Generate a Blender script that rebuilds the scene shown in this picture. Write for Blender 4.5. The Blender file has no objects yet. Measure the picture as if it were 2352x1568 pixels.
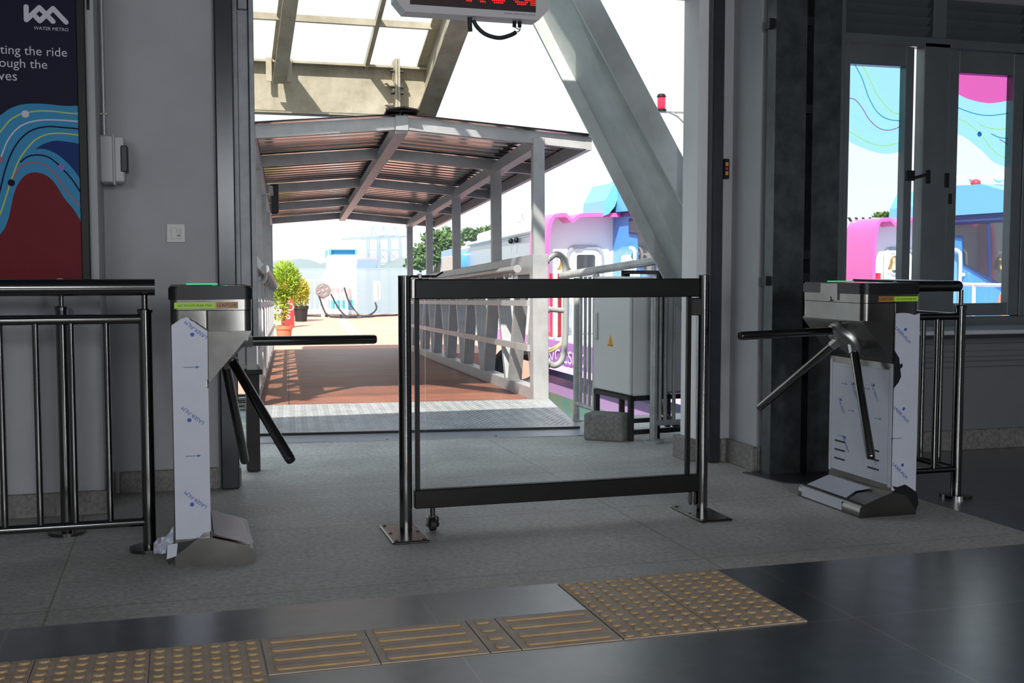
import bpy, bmesh, math, random
from mathutils import Vector, Matrix
R = math.radians
SC = bpy.context.scene
COL = SC.collection
random.seed(7)

# ------------------------------------------------------------------ camera, sky, sun, exposure
FPX, YAW, PITCH, EYE = 2590.0, R(16.45), R(3.8), 1.1
cd = bpy.data.cameras.new('camera')
cd.sensor_width = 36.0
cd.lens = FPX / 2352.0 * 36.0
cd.clip_start, cd.clip_end = 0.05, 4000
CAM = bpy.data.objects.new('camera', cd)
CAM.location = (0, 0, EYE)
CAM.rotation_euler = (R(90) - PITCH, 0, -YAW)
COL.objects.link(CAM)
SC.camera = CAM

SC.view_settings.view_transform = 'Standard'
SC.view_settings.look = 'None'
SC.view_settings.exposure = 0.6
SC.view_settings.gamma = 1.0
SC.view_settings.use_curve_mapping = False
SC.cycles.max_bounces = 10
SC.cycles.diffuse_bounces = 4
SC.cycles.glossy_bounces = 5
SC.cycles.volume_bounces = 3
SC.cycles.transmission_bounces = 6
SC.cycles.transparent_max_bounces = 12
SC.cycles.caustics_reflective = False
SC.cycles.caustics_refractive = False
SC.cycles.sample_clamp_indirect = 4.0

W = bpy.data.worlds.new('hazy_sky')
SC.world = W
W.use_nodes = True
wn, wl = W.node_tree.nodes, W.node_tree.links
wn.clear()
w_out = wn.new('ShaderNodeOutputWorld'); w_bg = wn.new('ShaderNodeBackground')
w_tc = wn.new('ShaderNodeTexCoord'); w_sep = wn.new('ShaderNodeSeparateXYZ'); w_rmp = wn.new('ShaderNodeValToRGB')
wl.new(w_tc.outputs['Generated'], w_sep.inputs[0]); wl.new(w_sep.outputs['Z'], w_rmp.inputs[0])
e = w_rmp.color_ramp.elements
e[0].position = 0.0; e[0].color = (0.88, 0.95, 0.99, 1)
e[1].position = 0.35; e[1].color = (0.93, 0.98, 1.0, 1)
k = e.new(0.12); k.color = (0.91, 0.97, 1.0, 1)
k = e.new(0.9); k.color = (0.62, 0.80, 1.0, 1)
wl.new(w_rmp.outputs[0], w_bg.inputs[0]); w_bg.inputs[1].default_value = 0.72
wl.new(w_bg.outputs[0], w_out.inputs[0])

sl = bpy.data.lights.new('sun', 'SUN'); sl.energy = 6.6; sl.angle = R(0.7); sl.color = (1.0, 0.94, 0.85)
SUN = bpy.data.objects.new('sun', sl); COL.objects.link(SUN)
SUN.rotation_euler = Vector((-0.495, -0.81, 1.0)).to_track_quat('Z', 'Y').to_euler()
SUN.location = (0, 0, 20)

def fill_lamp(name, loc, size, power, tilt):
    a = bpy.data.lights.new(name, 'AREA'); a.shape = 'RECTANGLE'; a.size, a.size_y = size; a.energy = power
    a.color = (0.93, 0.96, 1.0)
    o = bpy.data.objects.new(name, a); COL.objects.link(o); o.location = loc
    o.rotation_euler = (R(90) - R(tilt), 0, 0)      # faces +Y, into the hall
    return o
# area lamps added in unseen rear openings, to fill the hall and streak the steel
for wx, pw in ((-2.0, 58), (1.2, 54), (4.4, 9)):
    fill_lamp('rear_fill', (wx, -3.9, 2.05), (2.2, 0.95), pw, 6)
fill_lamp('rear_highlight_strip', (2.05, -3.9, 1.0), (0.30, 1.7), 40, 0)

# ------------------------------------------------------------------ helpers
cr, sr, cp, sp = math.cos(YAW), math.sin(YAW), math.cos(PITCH), math.sin(PITCH)
FW = Vector((sr * cp, cr * cp, -sp)); RT = Vector((cr, -sr, 0)); DN = FW.cross(RT)
EYEV = Vector((0, 0, EYE))
def ray(x, y): return RT * ((x - 1176) / FPX) + DN * ((y - 784) / FPX) + FW
def hit(x, y, n, c):
    v = ray(x, y); n = Vector(n); return EYEV + v * ((c - EYEV.dot(n)) / v.dot(n))
def ony(x, y, Y): return hit(x, y, (0, 1, 0), Y)
def onx(x, y, X): return hit(x, y, (1, 0, 0), X)
def onz(x, y, Z=0.0): return hit(x, y, (0, 0, 1), Z)

def frame_from(d, up=None):
    d = Vector(d).normalized()
    up = Vector(up) if up is not None else (Vector((0, 0, 1)) if abs(d.z) < 0.95 else Vector((0, 1, 0)))
    s = d.cross(up).normalized(); u = s.cross(d).normalized()
    return d, s, u

def catmull(pts, n=6):
    pts = [Vector(p) for p in pts]; out = []
    for i in range(len(pts) - 1):
        p0, p1, p2, p3 = pts[max(i - 1, 0)], pts[i], pts[i + 1], pts[min(i + 2, len(pts) - 1)]
        for k in range(n):
            t = k / n
            out.append(0.5 * ((2 * p1) + (p2 - p0) * t + (2 * p0 - 5 * p1 + 4 * p2 - p3) * t * t + (3 * p1 - p0 - 3 * p2 + p3) * t ** 3))
    out.append(pts[-1]); return out

class B:
    """collects shapes (in world coordinates, or local to matrix m) into one mesh"""
    def __init__(s, m=None): s.bm = bmesh.new(); s.m = m or Matrix()
    def v(s, p): return s.bm.verts.new(s.m @ Vector(p))
    def f(s, vs):
        try: return s.bm.faces.new(vs)
        except ValueError: return None
    def box(s, x0, x1, y0, y1, z0, z1, bev=0.0, seg=1):
        c = [s.v((x, y, z)) for x in (x0, x1) for y in (y0, y1) for z in (z0, z1)]
        fs = [s.f([c[i] for i in q]) for q in ((0, 1, 3, 2), (4, 6, 7, 5), (0, 4, 5, 1), (2, 3, 7, 6), (0, 2, 6, 4), (1, 5, 7, 3))]
        if bev:
            es = list({e for f in fs for e in f.edges})
            bmesh.ops.bevel(s.bm, geom=es, offset=bev, segments=seg, affect='EDGES', profile=0.5)
        return s
    def beam(s, p0, p1, w, h, up=None, off=(0, 0)):
        p0, p1 = Vector(p0), Vector(p1); d, sd, u = frame_from(p1 - p0, up)
        c = []
        for p in (p0, p1):
            for a, b in ((-1, -1), (1, -1), (1, 1), (-1, 1)):
                c.append(s.v(p + sd * (a * w / 2 + off[0]) + u * (b * h / 2 + off[1])))
        for q in ((0, 1, 2, 3), (7, 6, 5, 4), (0, 4, 5, 1), (1, 5, 6, 2), (2, 6, 7, 3), (3, 7, 4, 0)): s.f([c[i] for i in q])
        return s
    def ibeam(s, p0, p1, depth, width, dd, tf=0.016, tw=0.012):
        """I section; dd = direction of the section depth"""
        p0, p1, dd = Vector(p0), Vector(p1), Vector(dd)
        d = (p1 - p0).normalized(); dd = (dd - d * dd.dot(d)).normalized()
        s.beam(p0 + dd * (depth / 2), p1 + dd * (depth / 2), width, tf, dd)
        s.beam(p0 - dd * (depth / 2), p1 - dd * (depth / 2), width, tf, dd)
        s.beam(p0, p1, tw, depth - tf, dd); return s
    def tube(s, pts, r, seg=14, rr=None):
        pts = [Vector(p) for p in pts]; rings = []; n = len(pts)
        d0 = (pts[1] - pts[0]).normalized(); _, sd, u = frame_from(d0)
        for i, p in enumerate(pts):
            d = ((pts[min(i + 1, n - 1)] - pts[max(i - 1, 0)])).normalized()
            sd = (sd - d * sd.dot(d)).normalized(); u = sd.cross(d)
            rad = rr[i] if rr else r
            rings.append([s.v(p + (sd * math.cos(a) + u * math.sin(a)) * rad) for a in [2 * math.pi * k / seg for k in range(seg)]])
        for a, b in zip(rings, rings[1:]):
            for k in range(seg): s.f([a[k], a[(k + 1) % seg], b[(k + 1) % seg], b[k]])
        s.f(rings[0][::-1]); s.f(rings[-1]); return s
    def cyl(s, p0, p1, r, seg=20): return s.tube([p0, p1], r, seg)
    def prism(s, poly, fn, ext):
        """poly: 2-D points; fn maps (a, b) to 3-D; ext: extrusion vector"""
        ext = Vector(ext)
        a = [s.v(Vector(fn(*p))) for p in poly]; b = [s.v(Vector(fn(*p)) + ext) for p in poly]
        s.f(a); s.f(b[::-1]); n = len(poly)
        for i in range(n): s.f([a[i], b[i], b[(i + 1) % n], a[(i + 1) % n]])
        return s
    def lathe(s, prof, c, seg=24):
        c = Vector(c); rings = []
        for r, z in prof:
            rings.append([s.v(c + Vector((r * math.cos(2 * math.pi * k / seg), r * math.sin(2 * math.pi * k / seg), z))) for k in range(seg)])
        for a, b in zip(rings, rings[1:]):
            for k in range(seg): s.f([a[k], a[(k + 1) % seg], b[(k + 1) % seg], b[k]])
        s.f(rings[0][::-1]); s.f(rings[-1]); return s
    def ball(s, c, r, sc=(1, 1, 1), seg=14, jit=0.0):
        mm = Matrix.Translation(Vector(c)) @ Matrix.Diagonal((r * sc[0], r * sc[1], r * sc[2], 1))
        g = bmesh.ops.create_uvsphere(s.bm, u_segments=seg, v_segments=max(6, seg // 2), radius=1, matrix=s.m @ mm)
        if jit:
            for q in g['verts']: q.co += Vector((random.uniform(-1, 1), random.uniform(-1, 1), random.uniform(-1, 1))) * jit
        return s
    def ribbon(s, pts, w, nrm, th=0.0006):
        """flat stripe following pts, lying in the plane of normal nrm"""
        pts = [Vector(p) for p in pts]; nrm = Vector(nrm).normalized(); L = []; Rr = []
        for i, p in enumerate(pts):
            d = (pts[min(i + 1, len(pts) - 1)] - pts[max(i - 1, 0)]).normalized(); sd = d.cross(nrm)
            L.append((s.v(p + sd * w / 2), s.v(p + sd * w / 2 + nrm * th))); Rr.append((s.v(p - sd * w / 2), s.v(p - sd * w / 2 + nrm * th)))
        for i in range(len(pts) - 1):
            s.f([L[i][1], L[i + 1][1], Rr[i + 1][1], Rr[i][1]]); s.f([L[i][0], Rr[i][0], Rr[i + 1][0], L[i + 1][0]])
            s.f([L[i][0], L[i + 1][0], L[i + 1][1], L[i][1]]); s.f([Rr[i][0], Rr[i][1], Rr[i + 1][1], Rr[i + 1][0]])
        s.f([L[0][0], L[0][1], Rr[0][1], Rr[0][0]]); s.f([L[-1][0], Rr[-1][0], Rr[-1][1], L[-1][1]])
        return s
    def disc(s, c, r, nrm, th=0.0008, seg=24):
        nrm = Vector(nrm).normalized(); return s.tube([Vector(c), Vector(c) + nrm * th], r, seg)
    def text(s, body, o, right, up, width=None, size=None, align='LEFT', depth=0.0006):
        """lettering on a plane: o is the start of the base line"""
        cu = bpy.data.curves.new('t', 'FONT'); cu.body = body; cu.size = size or 1.0; cu.align_x = align; cu.resolution_u = 3
        ob = bpy.data.objects.new('t', cu); COL.objects.link(ob)
        me = bpy.data.meshes.new_from_object(ob.evaluated_get(bpy.context.evaluated_depsgraph_get()))
        bpy.data.objects.remove(ob); bpy.data.curves.remove(cu)
        right, up, o = Vector(right).normalized(), Vector(up).normalized(), Vector(o); n = right.cross(up)
        xs = [q.co.x for q in me.vertices]; sx = 1.0; x0 = 0.0; sy = 1.0
        if width: x0 = min(xs); sx = width / (max(xs) - x0); sy = sx if not size else 1.0
        vs = [s.v(o + right * ((q.co.x - x0) * sx) + up * (q.co.y * sy) + n * depth) for q in me.vertices]
        for p in me.polygons: s.f([vs[i] for i in p.vertices])
        bpy.data.meshes.remove(me); return s
    def leaf(s, p, d, ln, w):
        d = Vector(d).normalized(); a = Vector((random.uniform(-1, 1), random.uniform(-1, 1), random.uniform(-1, 1)))
        sd = d.cross(a).normalized(); n = sd.cross(d) * (ln * 0.12); p = Vector(p)
        q = [s.v(p), s.v(p + d * ln * .45 + sd * w / 2 + n), s.v(p + d * ln), s.v(p + d * ln * .45 - sd * w / 2 + n)]
        s.f([q[0], q[1], q[2]]); s.f([q[0], q[2], q[3]]); return s

def obj(name, b, mat, parent=None, smooth=True, ang=35, kind=None, recalc=True):
    if recalc: bmesh.ops.recalc_face_normals(b.bm, faces=b.bm.faces[:])
    me = bpy.data.meshes.new(name)
    o = bpy.data.objects.new(name, me)
    if parent is not None:
        inv = parent['_m'].inverted() if False else MATS[parent.name].inverted()
        b.bm.transform(inv); o.parent = parent; MATS[o.name] = MATS[parent.name]
    else:
        cs = [q.co for q in b.bm.verts]
        c = Vector(((min(q.x for q in cs) + max(q.x for q in cs)) / 2, (min(q.y for q in cs) + max(q.y for q in cs)) / 2, min(q.z for q in cs)))
        b.bm.transform(Matrix.Translation(-c)); o.location = c; MATS[o.name] = Matrix.Translation(c)
    b.bm.to_mesh(me); b.bm.free()
    me.materials.append(mat)
    COL.objects.link(o)
    if smooth:
        me.polygons.foreach_set('use_smooth', [True] * len(me.polygons)); me.set_sharp_from_angle(angle=R(ang))
    if kind: o['kind'] = kind
    return o
MATS = {}
def thing(name, label, cat, loc=(0, 0, 0), group=None, m=None):
    o = bpy.data.objects.new(name, None); o.empty_display_size = 0.1
    m = m or Matrix.Translation(Vector(loc)); o.matrix_world = m
    COL.objects.link(o); MATS[o.name] = m.copy(); o['label'] = label; o['category'] = cat
    if group: o['group'] = group
    return o
def tag(o, label, cat, group=None):
    o['label'] = label; o['category'] = cat
    if group: o['group'] = group
    return o
def struct(name, b, mat, **k): return obj(name, b, mat, kind='structure', **k)
def dup(root, m, label, ren=None):
    c = root.copy(); COL.objects.link(c); c.matrix_world = m; c['label'] = label; MATS[c.name] = m.copy()
    for ch in list(root.children):
        d = ch.copy(); COL.objects.link(d); d.parent = c
        for g in list(ch.children):
            h = g.copy(); COL.objects.link(h); h.parent = d
    return c

# ------------------------------------------------------------------ materials
def mat(name, col, rough=0.5, metal=0.0, noise=None, bump=None, spec=0.5, coat=0.0, emit=None, col2=None, stretch=None, rvar=0.0):
    m = bpy.data.materials.new(name); m.use_nodes = True
    n, l = m.node_tree.nodes, m.node_tree.links; p = n['Principled BSDF']
    p.inputs['Base Color'].default_value = (*col, 1); p.inputs['Roughness'].default_value = rough; p.inputs['Metallic'].default_value = metal
    p.inputs['Specular IOR Level'].default_value = spec; p.inputs['Coat Weight'].default_value = coat
    if emit: p.inputs['Emission Color'].default_value = (*col, 1); p.inputs['Emission Strength'].default_value = emit
    if noise or bump:
        tc = n.new('ShaderNodeTexCoord'); mp = n.new('ShaderNodeMapping'); l.new(tc.outputs['Object'], mp.inputs[0])
        if stretch: mp.inputs['Scale'].default_value = stretch
    if noise:
        sc, amt = noise
        t = n.new('ShaderNodeTexNoise'); t.inputs['Scale'].default_value = sc; t.inputs['Detail'].default_value = 5; t.inputs['Roughness'].default_value = 0.65
        l.new(mp.outputs[0], t.inputs['Vector'])
        rp = n.new('ShaderNodeValToRGB'); c2 = col2 or tuple(c * (1 - amt) for c in col)
        rp.color_ramp.elements[0].position = 0.35; rp.color_ramp.elements[0].color = (*c2, 1)
        rp.color_ramp.elements[1].position = 0.68; rp.color_ramp.elements[1].color = (*col, 1)
        l.new(t.outputs['Fac'], rp.inputs[0]); l.new(rp.outputs[0], p.inputs['Base Color'])
        if rvar:
            mr = n.new('ShaderNodeMapRange'); mr.inputs['To Min'].default_value = rough - rvar; mr.inputs['To Max'].default_value = rough + rvar
            l.new(t.outputs['Fac'], mr.inputs[0]); l.new(mr.outputs[0], p.inputs['Roughness'])
    if bump:
        sc, st = bump
        t2 = n.new('ShaderNodeTexNoise'); t2.inputs['Scale'].default_value = sc; t2.inputs['Detail'].default_value = 4; l.new(mp.outputs[0], t2.inputs['Vector'])
        bm = n.new('ShaderNodeBump'); bm.inputs['Strength'].default_value = st; bm.inputs['Distance'].default_value = 0.01
        l.new(t2.outputs['Fac'], bm.inputs['Height']); l.new(bm.outputs[0], p.inputs['Normal'])
    return m

def brick_mat(name, c1, c2, mortar, bw, bh, off, org, rough, noise_sc, msize=0.004, spec=0.5, bump=0.0, rot=0.0, rvar=0.06, offset=0.0, coat=0.0):
    """stone or tile slabs laid on a grid, in world metres"""
    m = bpy.data.materials.new(name); m.use_nodes = True
    n, l = m.node_tree.nodes, m.node_tree.links; p = n['Principled BSDF']
    g = n.new('ShaderNodeNewGeometry'); mp = n.new('ShaderNodeMapping'); mp.inputs['Location'].default_value = (-org[0], -org[1], 0)
    mp.inputs['Rotation'].default_value = (0, 0, rot)
    l.new(g.outputs['Position'], mp.inputs[0])
    p.inputs['Coat Weight'].default_value = coat; p.inputs['Coat Roughness'].default_value = .26
    br = n.new('ShaderNodeTexBrick'); br.offset = offset; br.inputs['Scale'].default_value = 1.0
    br.inputs['Brick Width'].default_value = bw; br.inputs['Row Height'].default_value = bh; br.inputs['Mortar Size'].default_value = msize
    br.inputs['Mortar Smooth'].default_value = 0.3
    br.inputs['Color1'].default_value = (*c1, 1); br.inputs['Color2'].default_value = (*c2, 1); br.inputs['Mortar'].default_value = (*mortar, 1)
    l.new(mp.outputs[0], br.inputs['Vector'])
    t = n.new('ShaderNodeTexNoise'); t.inputs['Scale'].default_value = noise_sc; t.inputs['Detail'].default_value = 6; t.inputs['Roughness'].default_value = 0.7
    l.new(g.outputs['Position'], t.inputs['Vector'])
    t3 = n.new('ShaderNodeTexNoise'); t3.inputs['Scale'].default_value = 1.7; t3.inputs['Detail'].default_value = 4; l.new(g.outputs['Position'], t3.inputs['Vector'])
    mx = n.new('ShaderNodeMix'); mx.data_type = 'RGBA'; mx.blend_type = 'MULTIPLY'; mx.inputs[0].default_value = 1.0
    rp = n.new('ShaderNodeValToRGB'); rp.color_ramp.elements[0].color = (.55, .55, .55, 1); rp.color_ramp.elements[0].position = .3
    rp.color_ramp.elements[1].color = (1.1, 1.1, 1.1, 1); rp.color_ramp.elements[1].position = .7
    l.new(t.outputs['Fac'], rp.inputs[0]); l.new(br.outputs['Color'], mx.inputs[6]); l.new(rp.outputs[0], mx.inputs[7])
    mx2 = n.new('ShaderNodeMix'); mx2.data_type = 'RGBA'; mx2.blend_type = 'MULTIPLY'; mx2.inputs[0].default_value = 1.0
    rp2 = n.new('ShaderNodeValToRGB'); rp2.color_ramp.elements[0].color = (.75, .75, .75, 1); rp2.color_ramp.elements[0].position = .35
    rp2.color_ramp.elements[1].color = (1.05, 1.05, 1.05, 1); rp2.color_ramp.elements[1].position = .65
    l.new(t3.outputs['Fac'], rp2.inputs[0]); l.new(mx.outputs[2], mx2.inputs[6]); l.new(rp2.outputs[0], mx2.inputs[7])
    l.new(mx2.outputs[2], p.inputs['Base Color'])
    mr = n.new('ShaderNodeMapRange'); mr.inputs['To Min'].default_value = rough - rvar; mr.inputs['To Max'].default_value = rough + rvar
    l.new(t3.outputs['Fac'], mr.inputs[0]); l.new(mr.outputs[0], p.inputs['Roughness']); p.inputs['Specular IOR Level'].default_value = spec
    if bump:
        bm = n.new('ShaderNodeBump'); bm.inputs['Strength'].default_value = bump; bm.inputs['Distance'].default_value = 0.004
        l.new(t.outputs['Fac'], bm.inputs['Height']); l.new(bm.outputs[0], p.inputs['Normal'])
    return m

def sheet_mat(name, tint, clear, gloss=0.06, white=None, rough=0.02):
    """thin clear or printed sheet: passes light tinted, with a weak surface reflection"""
    m = bpy.data.materials.new(name); m.use_nodes = True
    n, l = m.node_tree.nodes, m.node_tree.links; n.clear()
    o = n.new('ShaderNodeOutputMaterial'); tr = n.new('ShaderNodeBsdfTransparent'); tr.inputs[0].default_value = (*[c ** .5 for c in tint], 1)   # light crosses two faces of the sheet
    base = tr
    if white:
        tl = n.new('ShaderNodeBsdfTranslucent'); tl.inputs[0].default_value = (*white, 1)
        mx = n.new('ShaderNodeMixShader'); mx.inputs[0].default_value = 1 - clear; l.new(tr.outputs[0], mx.inputs[1]); l.new(tl.outputs[0], mx.inputs[2]); base = mx
    gl = n.new('ShaderNodeBsdfGlossy'); gl.inputs['Roughness'].default_value = rough
    fr = n.new('ShaderNodeFresnel'); fr.inputs[0].default_value = 1.45
    ml = n.new('ShaderNodeMath'); ml.operation = 'MULTIPLY'; ml.inputs[1].default_value = gloss / 0.06; ml.use_clamp = True
    gb = n.new('ShaderNodeNewGeometry'); nb = n.new('ShaderNodeMath'); nb.operation = 'SUBTRACT'; nb.inputs[0].default_value = 1.0; l.new(gb.outputs['Backfacing'], nb.inputs[1])
    m0 = n.new('ShaderNodeMath'); m0.operation = 'MULTIPLY'; l.new(fr.outputs[0], m0.inputs[0]); l.new(nb.outputs[0], m0.inputs[1])   # only the entry face reflects
    l.new(m0.outputs[0], ml.inputs[0])
    m2 = n.new('ShaderNodeMixShader'); l.new(ml.outputs[0], m2.inputs[0]); l.new(base.outputs[0], m2.inputs[1]); l.new(gl.outputs[0], m2.inputs[2])
    l.new(m2.outputs[0], o.inputs[0]); return m

STEEL = mat('stainless_steel', (.18, .177, .172), .15, 1.0, noise=(6, .08))
STEELB = mat('brushed_steel', (.22, .212, .20), .24, 1.0, noise=(3, .3), rvar=.08)
BLACKST = mat('black_steel_bar', (.013, .0125, .012), .42, 0, noise=(9, .3), spec=.2)
BLACK = mat('black_plastic', (.012, .012, .014), .38, spec=.3)
RUBBER = mat('black_rubber', (.012, .012, .013), .6)
JAMB = mat('dark_painted_jamb', (.035, .042, .052), .22, 0.1, noise=(5, .3), spec=.6)
WALL = mat('grey_wall_paint', (.45, .455, .475), .62, noise=(2.5, .1), bump=(60, .05))
WALLW = mat('white_wall_paint', (.82, .82, .83), .6, noise=(3, .06))
CEIL = mat('ceiling_paint', (.25, .25, .26), .8)
SKIRT = mat('granite_skirting', (.30, .285, .27), .45, noise=(55, .5), col2=(.15, .14, .13))
ALU = mat('window_aluminium', (.19, .215, .23), .35, .5, noise=(4, .15))
ALUL = mat('pale_aluminium', (.46, .49, .52), .4, .5, noise=(8, .2))
GUIDE = mat('shutter_guide_steel', (.27, .285, .30), .45, .3, noise=(9, .25))
PLASTI = mat('isolator_plastic', (.46, .46, .47), .4)
HUB = mat('cast_steel_hub', (.46, .455, .44), .36, .9, noise=(12, .2))
WALLD = mat('dark_grey_wall', (.19, .192, .205), .6, noise=(2.5, .1))  # darker grey than the other hall walls
GALV = mat('galvanised_steel', (.56, .57, .56), .42, .35, noise=(7, .38), rvar=.1)
GALVD = mat('dark_galvanised_steel', (.10, .115, .12), .35, .6, noise=(9, .45), rvar=.1)
GALVY = mat('weathered_galvanised_steel', (.52, .47, .37), .6, .1, noise=(4, .4), col2=(.33, .29, .21))
DIAG = mat('grey_green_coated_steel', (.57, .61, .60), .42, .1, noise=(2.2, .3), rvar=.1)
GWY = mat('gangway_aluminium', (.43, .43, .435), .45, .25, noise=(6, .2))
SHEET = mat('roof_sheet', (.42, .42, .43), .2, .9, noise=(3, .25))
WOOD = brick_mat('composite_decking', (.42, .17, .105), (.31, .125, .08), (.07, .035, .03), 3.0, .14, 0, (0, 0), .5, 30, .006, rot=-R(-5.2), bump=.2)
DECK = mat('pontoon_coating', (.64, .33, .25), .8, noise=(2, .1))
CHEQ = mat('chequer_plate', (.52, .54, .55), .35, .5, noise=(5, .25))
WHITE = mat('white_paint', (.82, .82, .82), .45)
LEDH = mat('sign_housing', (.78, .75, .75), .5)
FILM = mat('protective_film', (.60, .62, .71), .38, noise=(14, .06), spec=.6)
FILM2 = mat('lavender_film', (.55, .50, .56), .4, noise=(20, .12))
BLUEINK = mat('blue_print', (.03, .10, .42), .5)
TORN = mat('torn_film_underside', (.012, .012, .014), .3)
LIME = mat('lime_tape', (.44, .78, .04), .5)
BRASSP = mat('orange_brand_plate', (.42, .20, .04), .4)
INK = mat('dark_print', (.03, .03, .03), .5)
GREENL = mat('green_indicator', (.03, .60, .22), .4, emit=.5)
REDL = mat('red_led', (1.0, .006, .006), .4, emit=1.7)
LEDB = mat('led_panel', (.02, .008, .01), .5)
LEDO = mat('unlit_led', (.07, .025, .03), .4)
GRAN = brick_mat('granite_floor', (.64, .625, .585), (.61, .597, .56), (.44, .395, .33), 2.305, .93, 0, (-.42, 3.82), .52, 45, .0045, bump=.15, spec=.42)
TILE = brick_mat('dark_floor_tile', (.072, .088, .118), (.064, .080, .108), (.22, .20, .18), 1.265, .63, 0, (-.515, 3.66 - .63 * 8), .30, 9, .0035, spec=1.0, rvar=.05, coat=.8)
TACT = mat('yellow_tactile_tile', (.66, .52, .40), .5, noise=(9, .25), bump=(120, .08))
TACTO = mat('orange_tactile_stud', (.62, .40, .17), .45, noise=(14, .25))
PLASTW = mat('ivory_plastic', (.66, .66, .64), .4)
PLASTG = mat('grey_enclosure', (.66, .67, .66), .45, noise=(4, .06))
NAVY = mat('poster_navy', (.008, .009, .03), .5, spec=.12)
CYAN = mat('poster_cyan', (.05, .30, .55), .5, spec=.12)
DEEP = mat('poster_deep_blue', (.008, .035, .17), .5, spec=.12)
REDP = mat('poster_red', (.17, .006, .014), .45, spec=.12, bump=(5, .5))
PRW = mat('print_white', (.62, .62, .70), .5)
PRY = mat('print_yellow', (.50, .58, .10), .5)
PRD = mat('print_dark', (.015, .01, .04), .6, spec=.08)
PRV = mat('print_violet', (.16, .13, .50), .5)
PRR = mat('print_red', (.42, .06, .10), .5)
GLASS = sheet_mat('clear_glass', (.97, .985, .98), 1, .06)
WGLASS = sheet_mat('window_glass', (.90, .95, .98), 1, .06)
FROST = sheet_mat('frosted_roof_glass', (.97, .99, .99), .90, .05, white=(.9, .95, .97), rough=.2)
FCY = sheet_mat('cyan_window_film', (.50, .91, .98), 1, .05)
FPK = sheet_mat('pink_window_film', (.96, .16, .55), 1, .05)
FYE = sheet_mat('yellow_window_film', (.92, .95, .30), 1, .05)
FTE = sheet_mat('teal_window_film', (.04, .42, .62), 1, .05)
FMA = sheet_mat('magenta_window_film', (.75, .18, .55), 1, .05)
FWH = sheet_mat('white_window_film', (.9, .98, 1.0), 1, .05)
FBL = sheet_mat('blue_window_film', (.03, .18, .65), 1, .05)
CONC = mat('rough_concrete', (.26, .255, .235), .85, noise=(40, .45), bump=(55, .8))
QUAY = mat('quay_concrete', (.34, .335, .32), .8, noise=(6, .2), bump=(40, .2))
RUST = mat('dark_rusty_steel', (.035, .024, .02), .6, noise=(10, .5))
LEAF = mat('bush_leaf', (.42, .60, .06), .45, noise=(3, .4))
LEAFY = mat('yellow_bush_leaf', (.52, .52, .06), .5, noise=(3, .3))
TREE = mat('tree_leaf', (.10, .19, .045), .6, noise=(.8, .4))
TRUNK = mat('bark', (.28, .2, .13), .8)
TERRA = mat('terracotta', (.58, .17, .09), .6)
SOSR = mat('red_board', (.80, .04, .04), .4)
KIOSKB = mat('blue_panel', (.09, .48, .78), .4)
PINK = mat('boat_pink', (.78, .11, .37), .3, coat=.3)
PURP = mat('boat_purple', (.42, .20, .62), .35)
LAV = mat('boat_lavender', (.60, .36, .68), .35)
DPUR = mat('boat_purple_shade', (.10, .06, .22), .4)
TEAL = mat('boat_teal', (.04, .33, .38), .45, noise=(1.5, .4), col2=(.32, .30, .14))
BBLUE = mat('boat_blue', (.07, .28, .68), .3, coat=.3)
BLBLUE = mat('boat_light_blue', (.13, .38, .62), .3, coat=.3)
BNAVY = mat('boat_navy', (.02, .05, .16), .35)
BWHITE = mat('boat_white', (.82, .82, .83), .35)
BGREY = mat('ferry_window_band', (.32, .345, .38), .25)
BOATGL = mat('boat_window_glass', (.05, .055, .06), .05, spec=.8)
BRASS = mat('bell_brass', (.62, .42, .16), .3, .9)
BUOY = mat('orange_lifebuoy', (.85, .28, .16), .5)
REDB = mat('red_paint', (.60, .03, .04), .4)
CORD = mat('black_cable', (.02, .02, .024), .5)
ROPE = mat('mooring_rope', (.55, .45, .22), .8)
WARN = mat('warning_orange', (.85, .36, .02), .5)
SHIPB = mat('ship_blue', (.03, .10, .26), .5)
SHIPR = mat('ship_red', (.45, .07, .06), .5)
CRANE = mat('crane_blue', (.10, .17, .32), .6)
SHORE = mat('shore_trees', (.05, .085, .05), .9)
ORNG = mat('amber_marker', (.75, .33, .04), .4)

def water_mat():
    m = bpy.data.materials.new('harbour_water'); m.use_nodes = True
    n, l = m.node_tree.nodes, m.node_tree.links; p = n['Principled BSDF']
    p.inputs['Base Color'].default_value = (.10, .15, .17, 1); p.inputs['Roughness'].default_value = .12
    g = n.new('ShaderNodeNewGeometry'); mp = n.new('ShaderNodeMapping'); mp.inputs['Scale'].default_value = (.8, 1.6, 1); l.new(g.outputs['Position'], mp.inputs[0])
    t = n.new('ShaderNodeTexNoise'); t.inputs['Scale'].default_value = 1.3; t.inputs['Detail'].default_value = 5; l.new(mp.outputs[0], t.inputs['Vector'])
    b = n.new('ShaderNodeBump'); b.inputs['Strength'].default_value = .6; b.inputs['Distance'].default_value = .12
    l.new(t.outputs['Fac'], b.inputs['Height']); l.new(b.outputs[0], p.inputs['Normal']); return m
WATER = water_mat()

# ================================================================== THE HALL
# floors
b = B(); b.box(-3.2, 3.352, 3.662, 5.95, -.12, 0); struct('floor', b, GRAN, smooth=False)
b = B(); b.box(-3.2, 7.5, -4.2, 3.662, -.12, 0); b.box(3.352, 7.5, 3.662, 5.95, -.12, 0); struct('floor_tiled', b, TILE, smooth=False)
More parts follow.
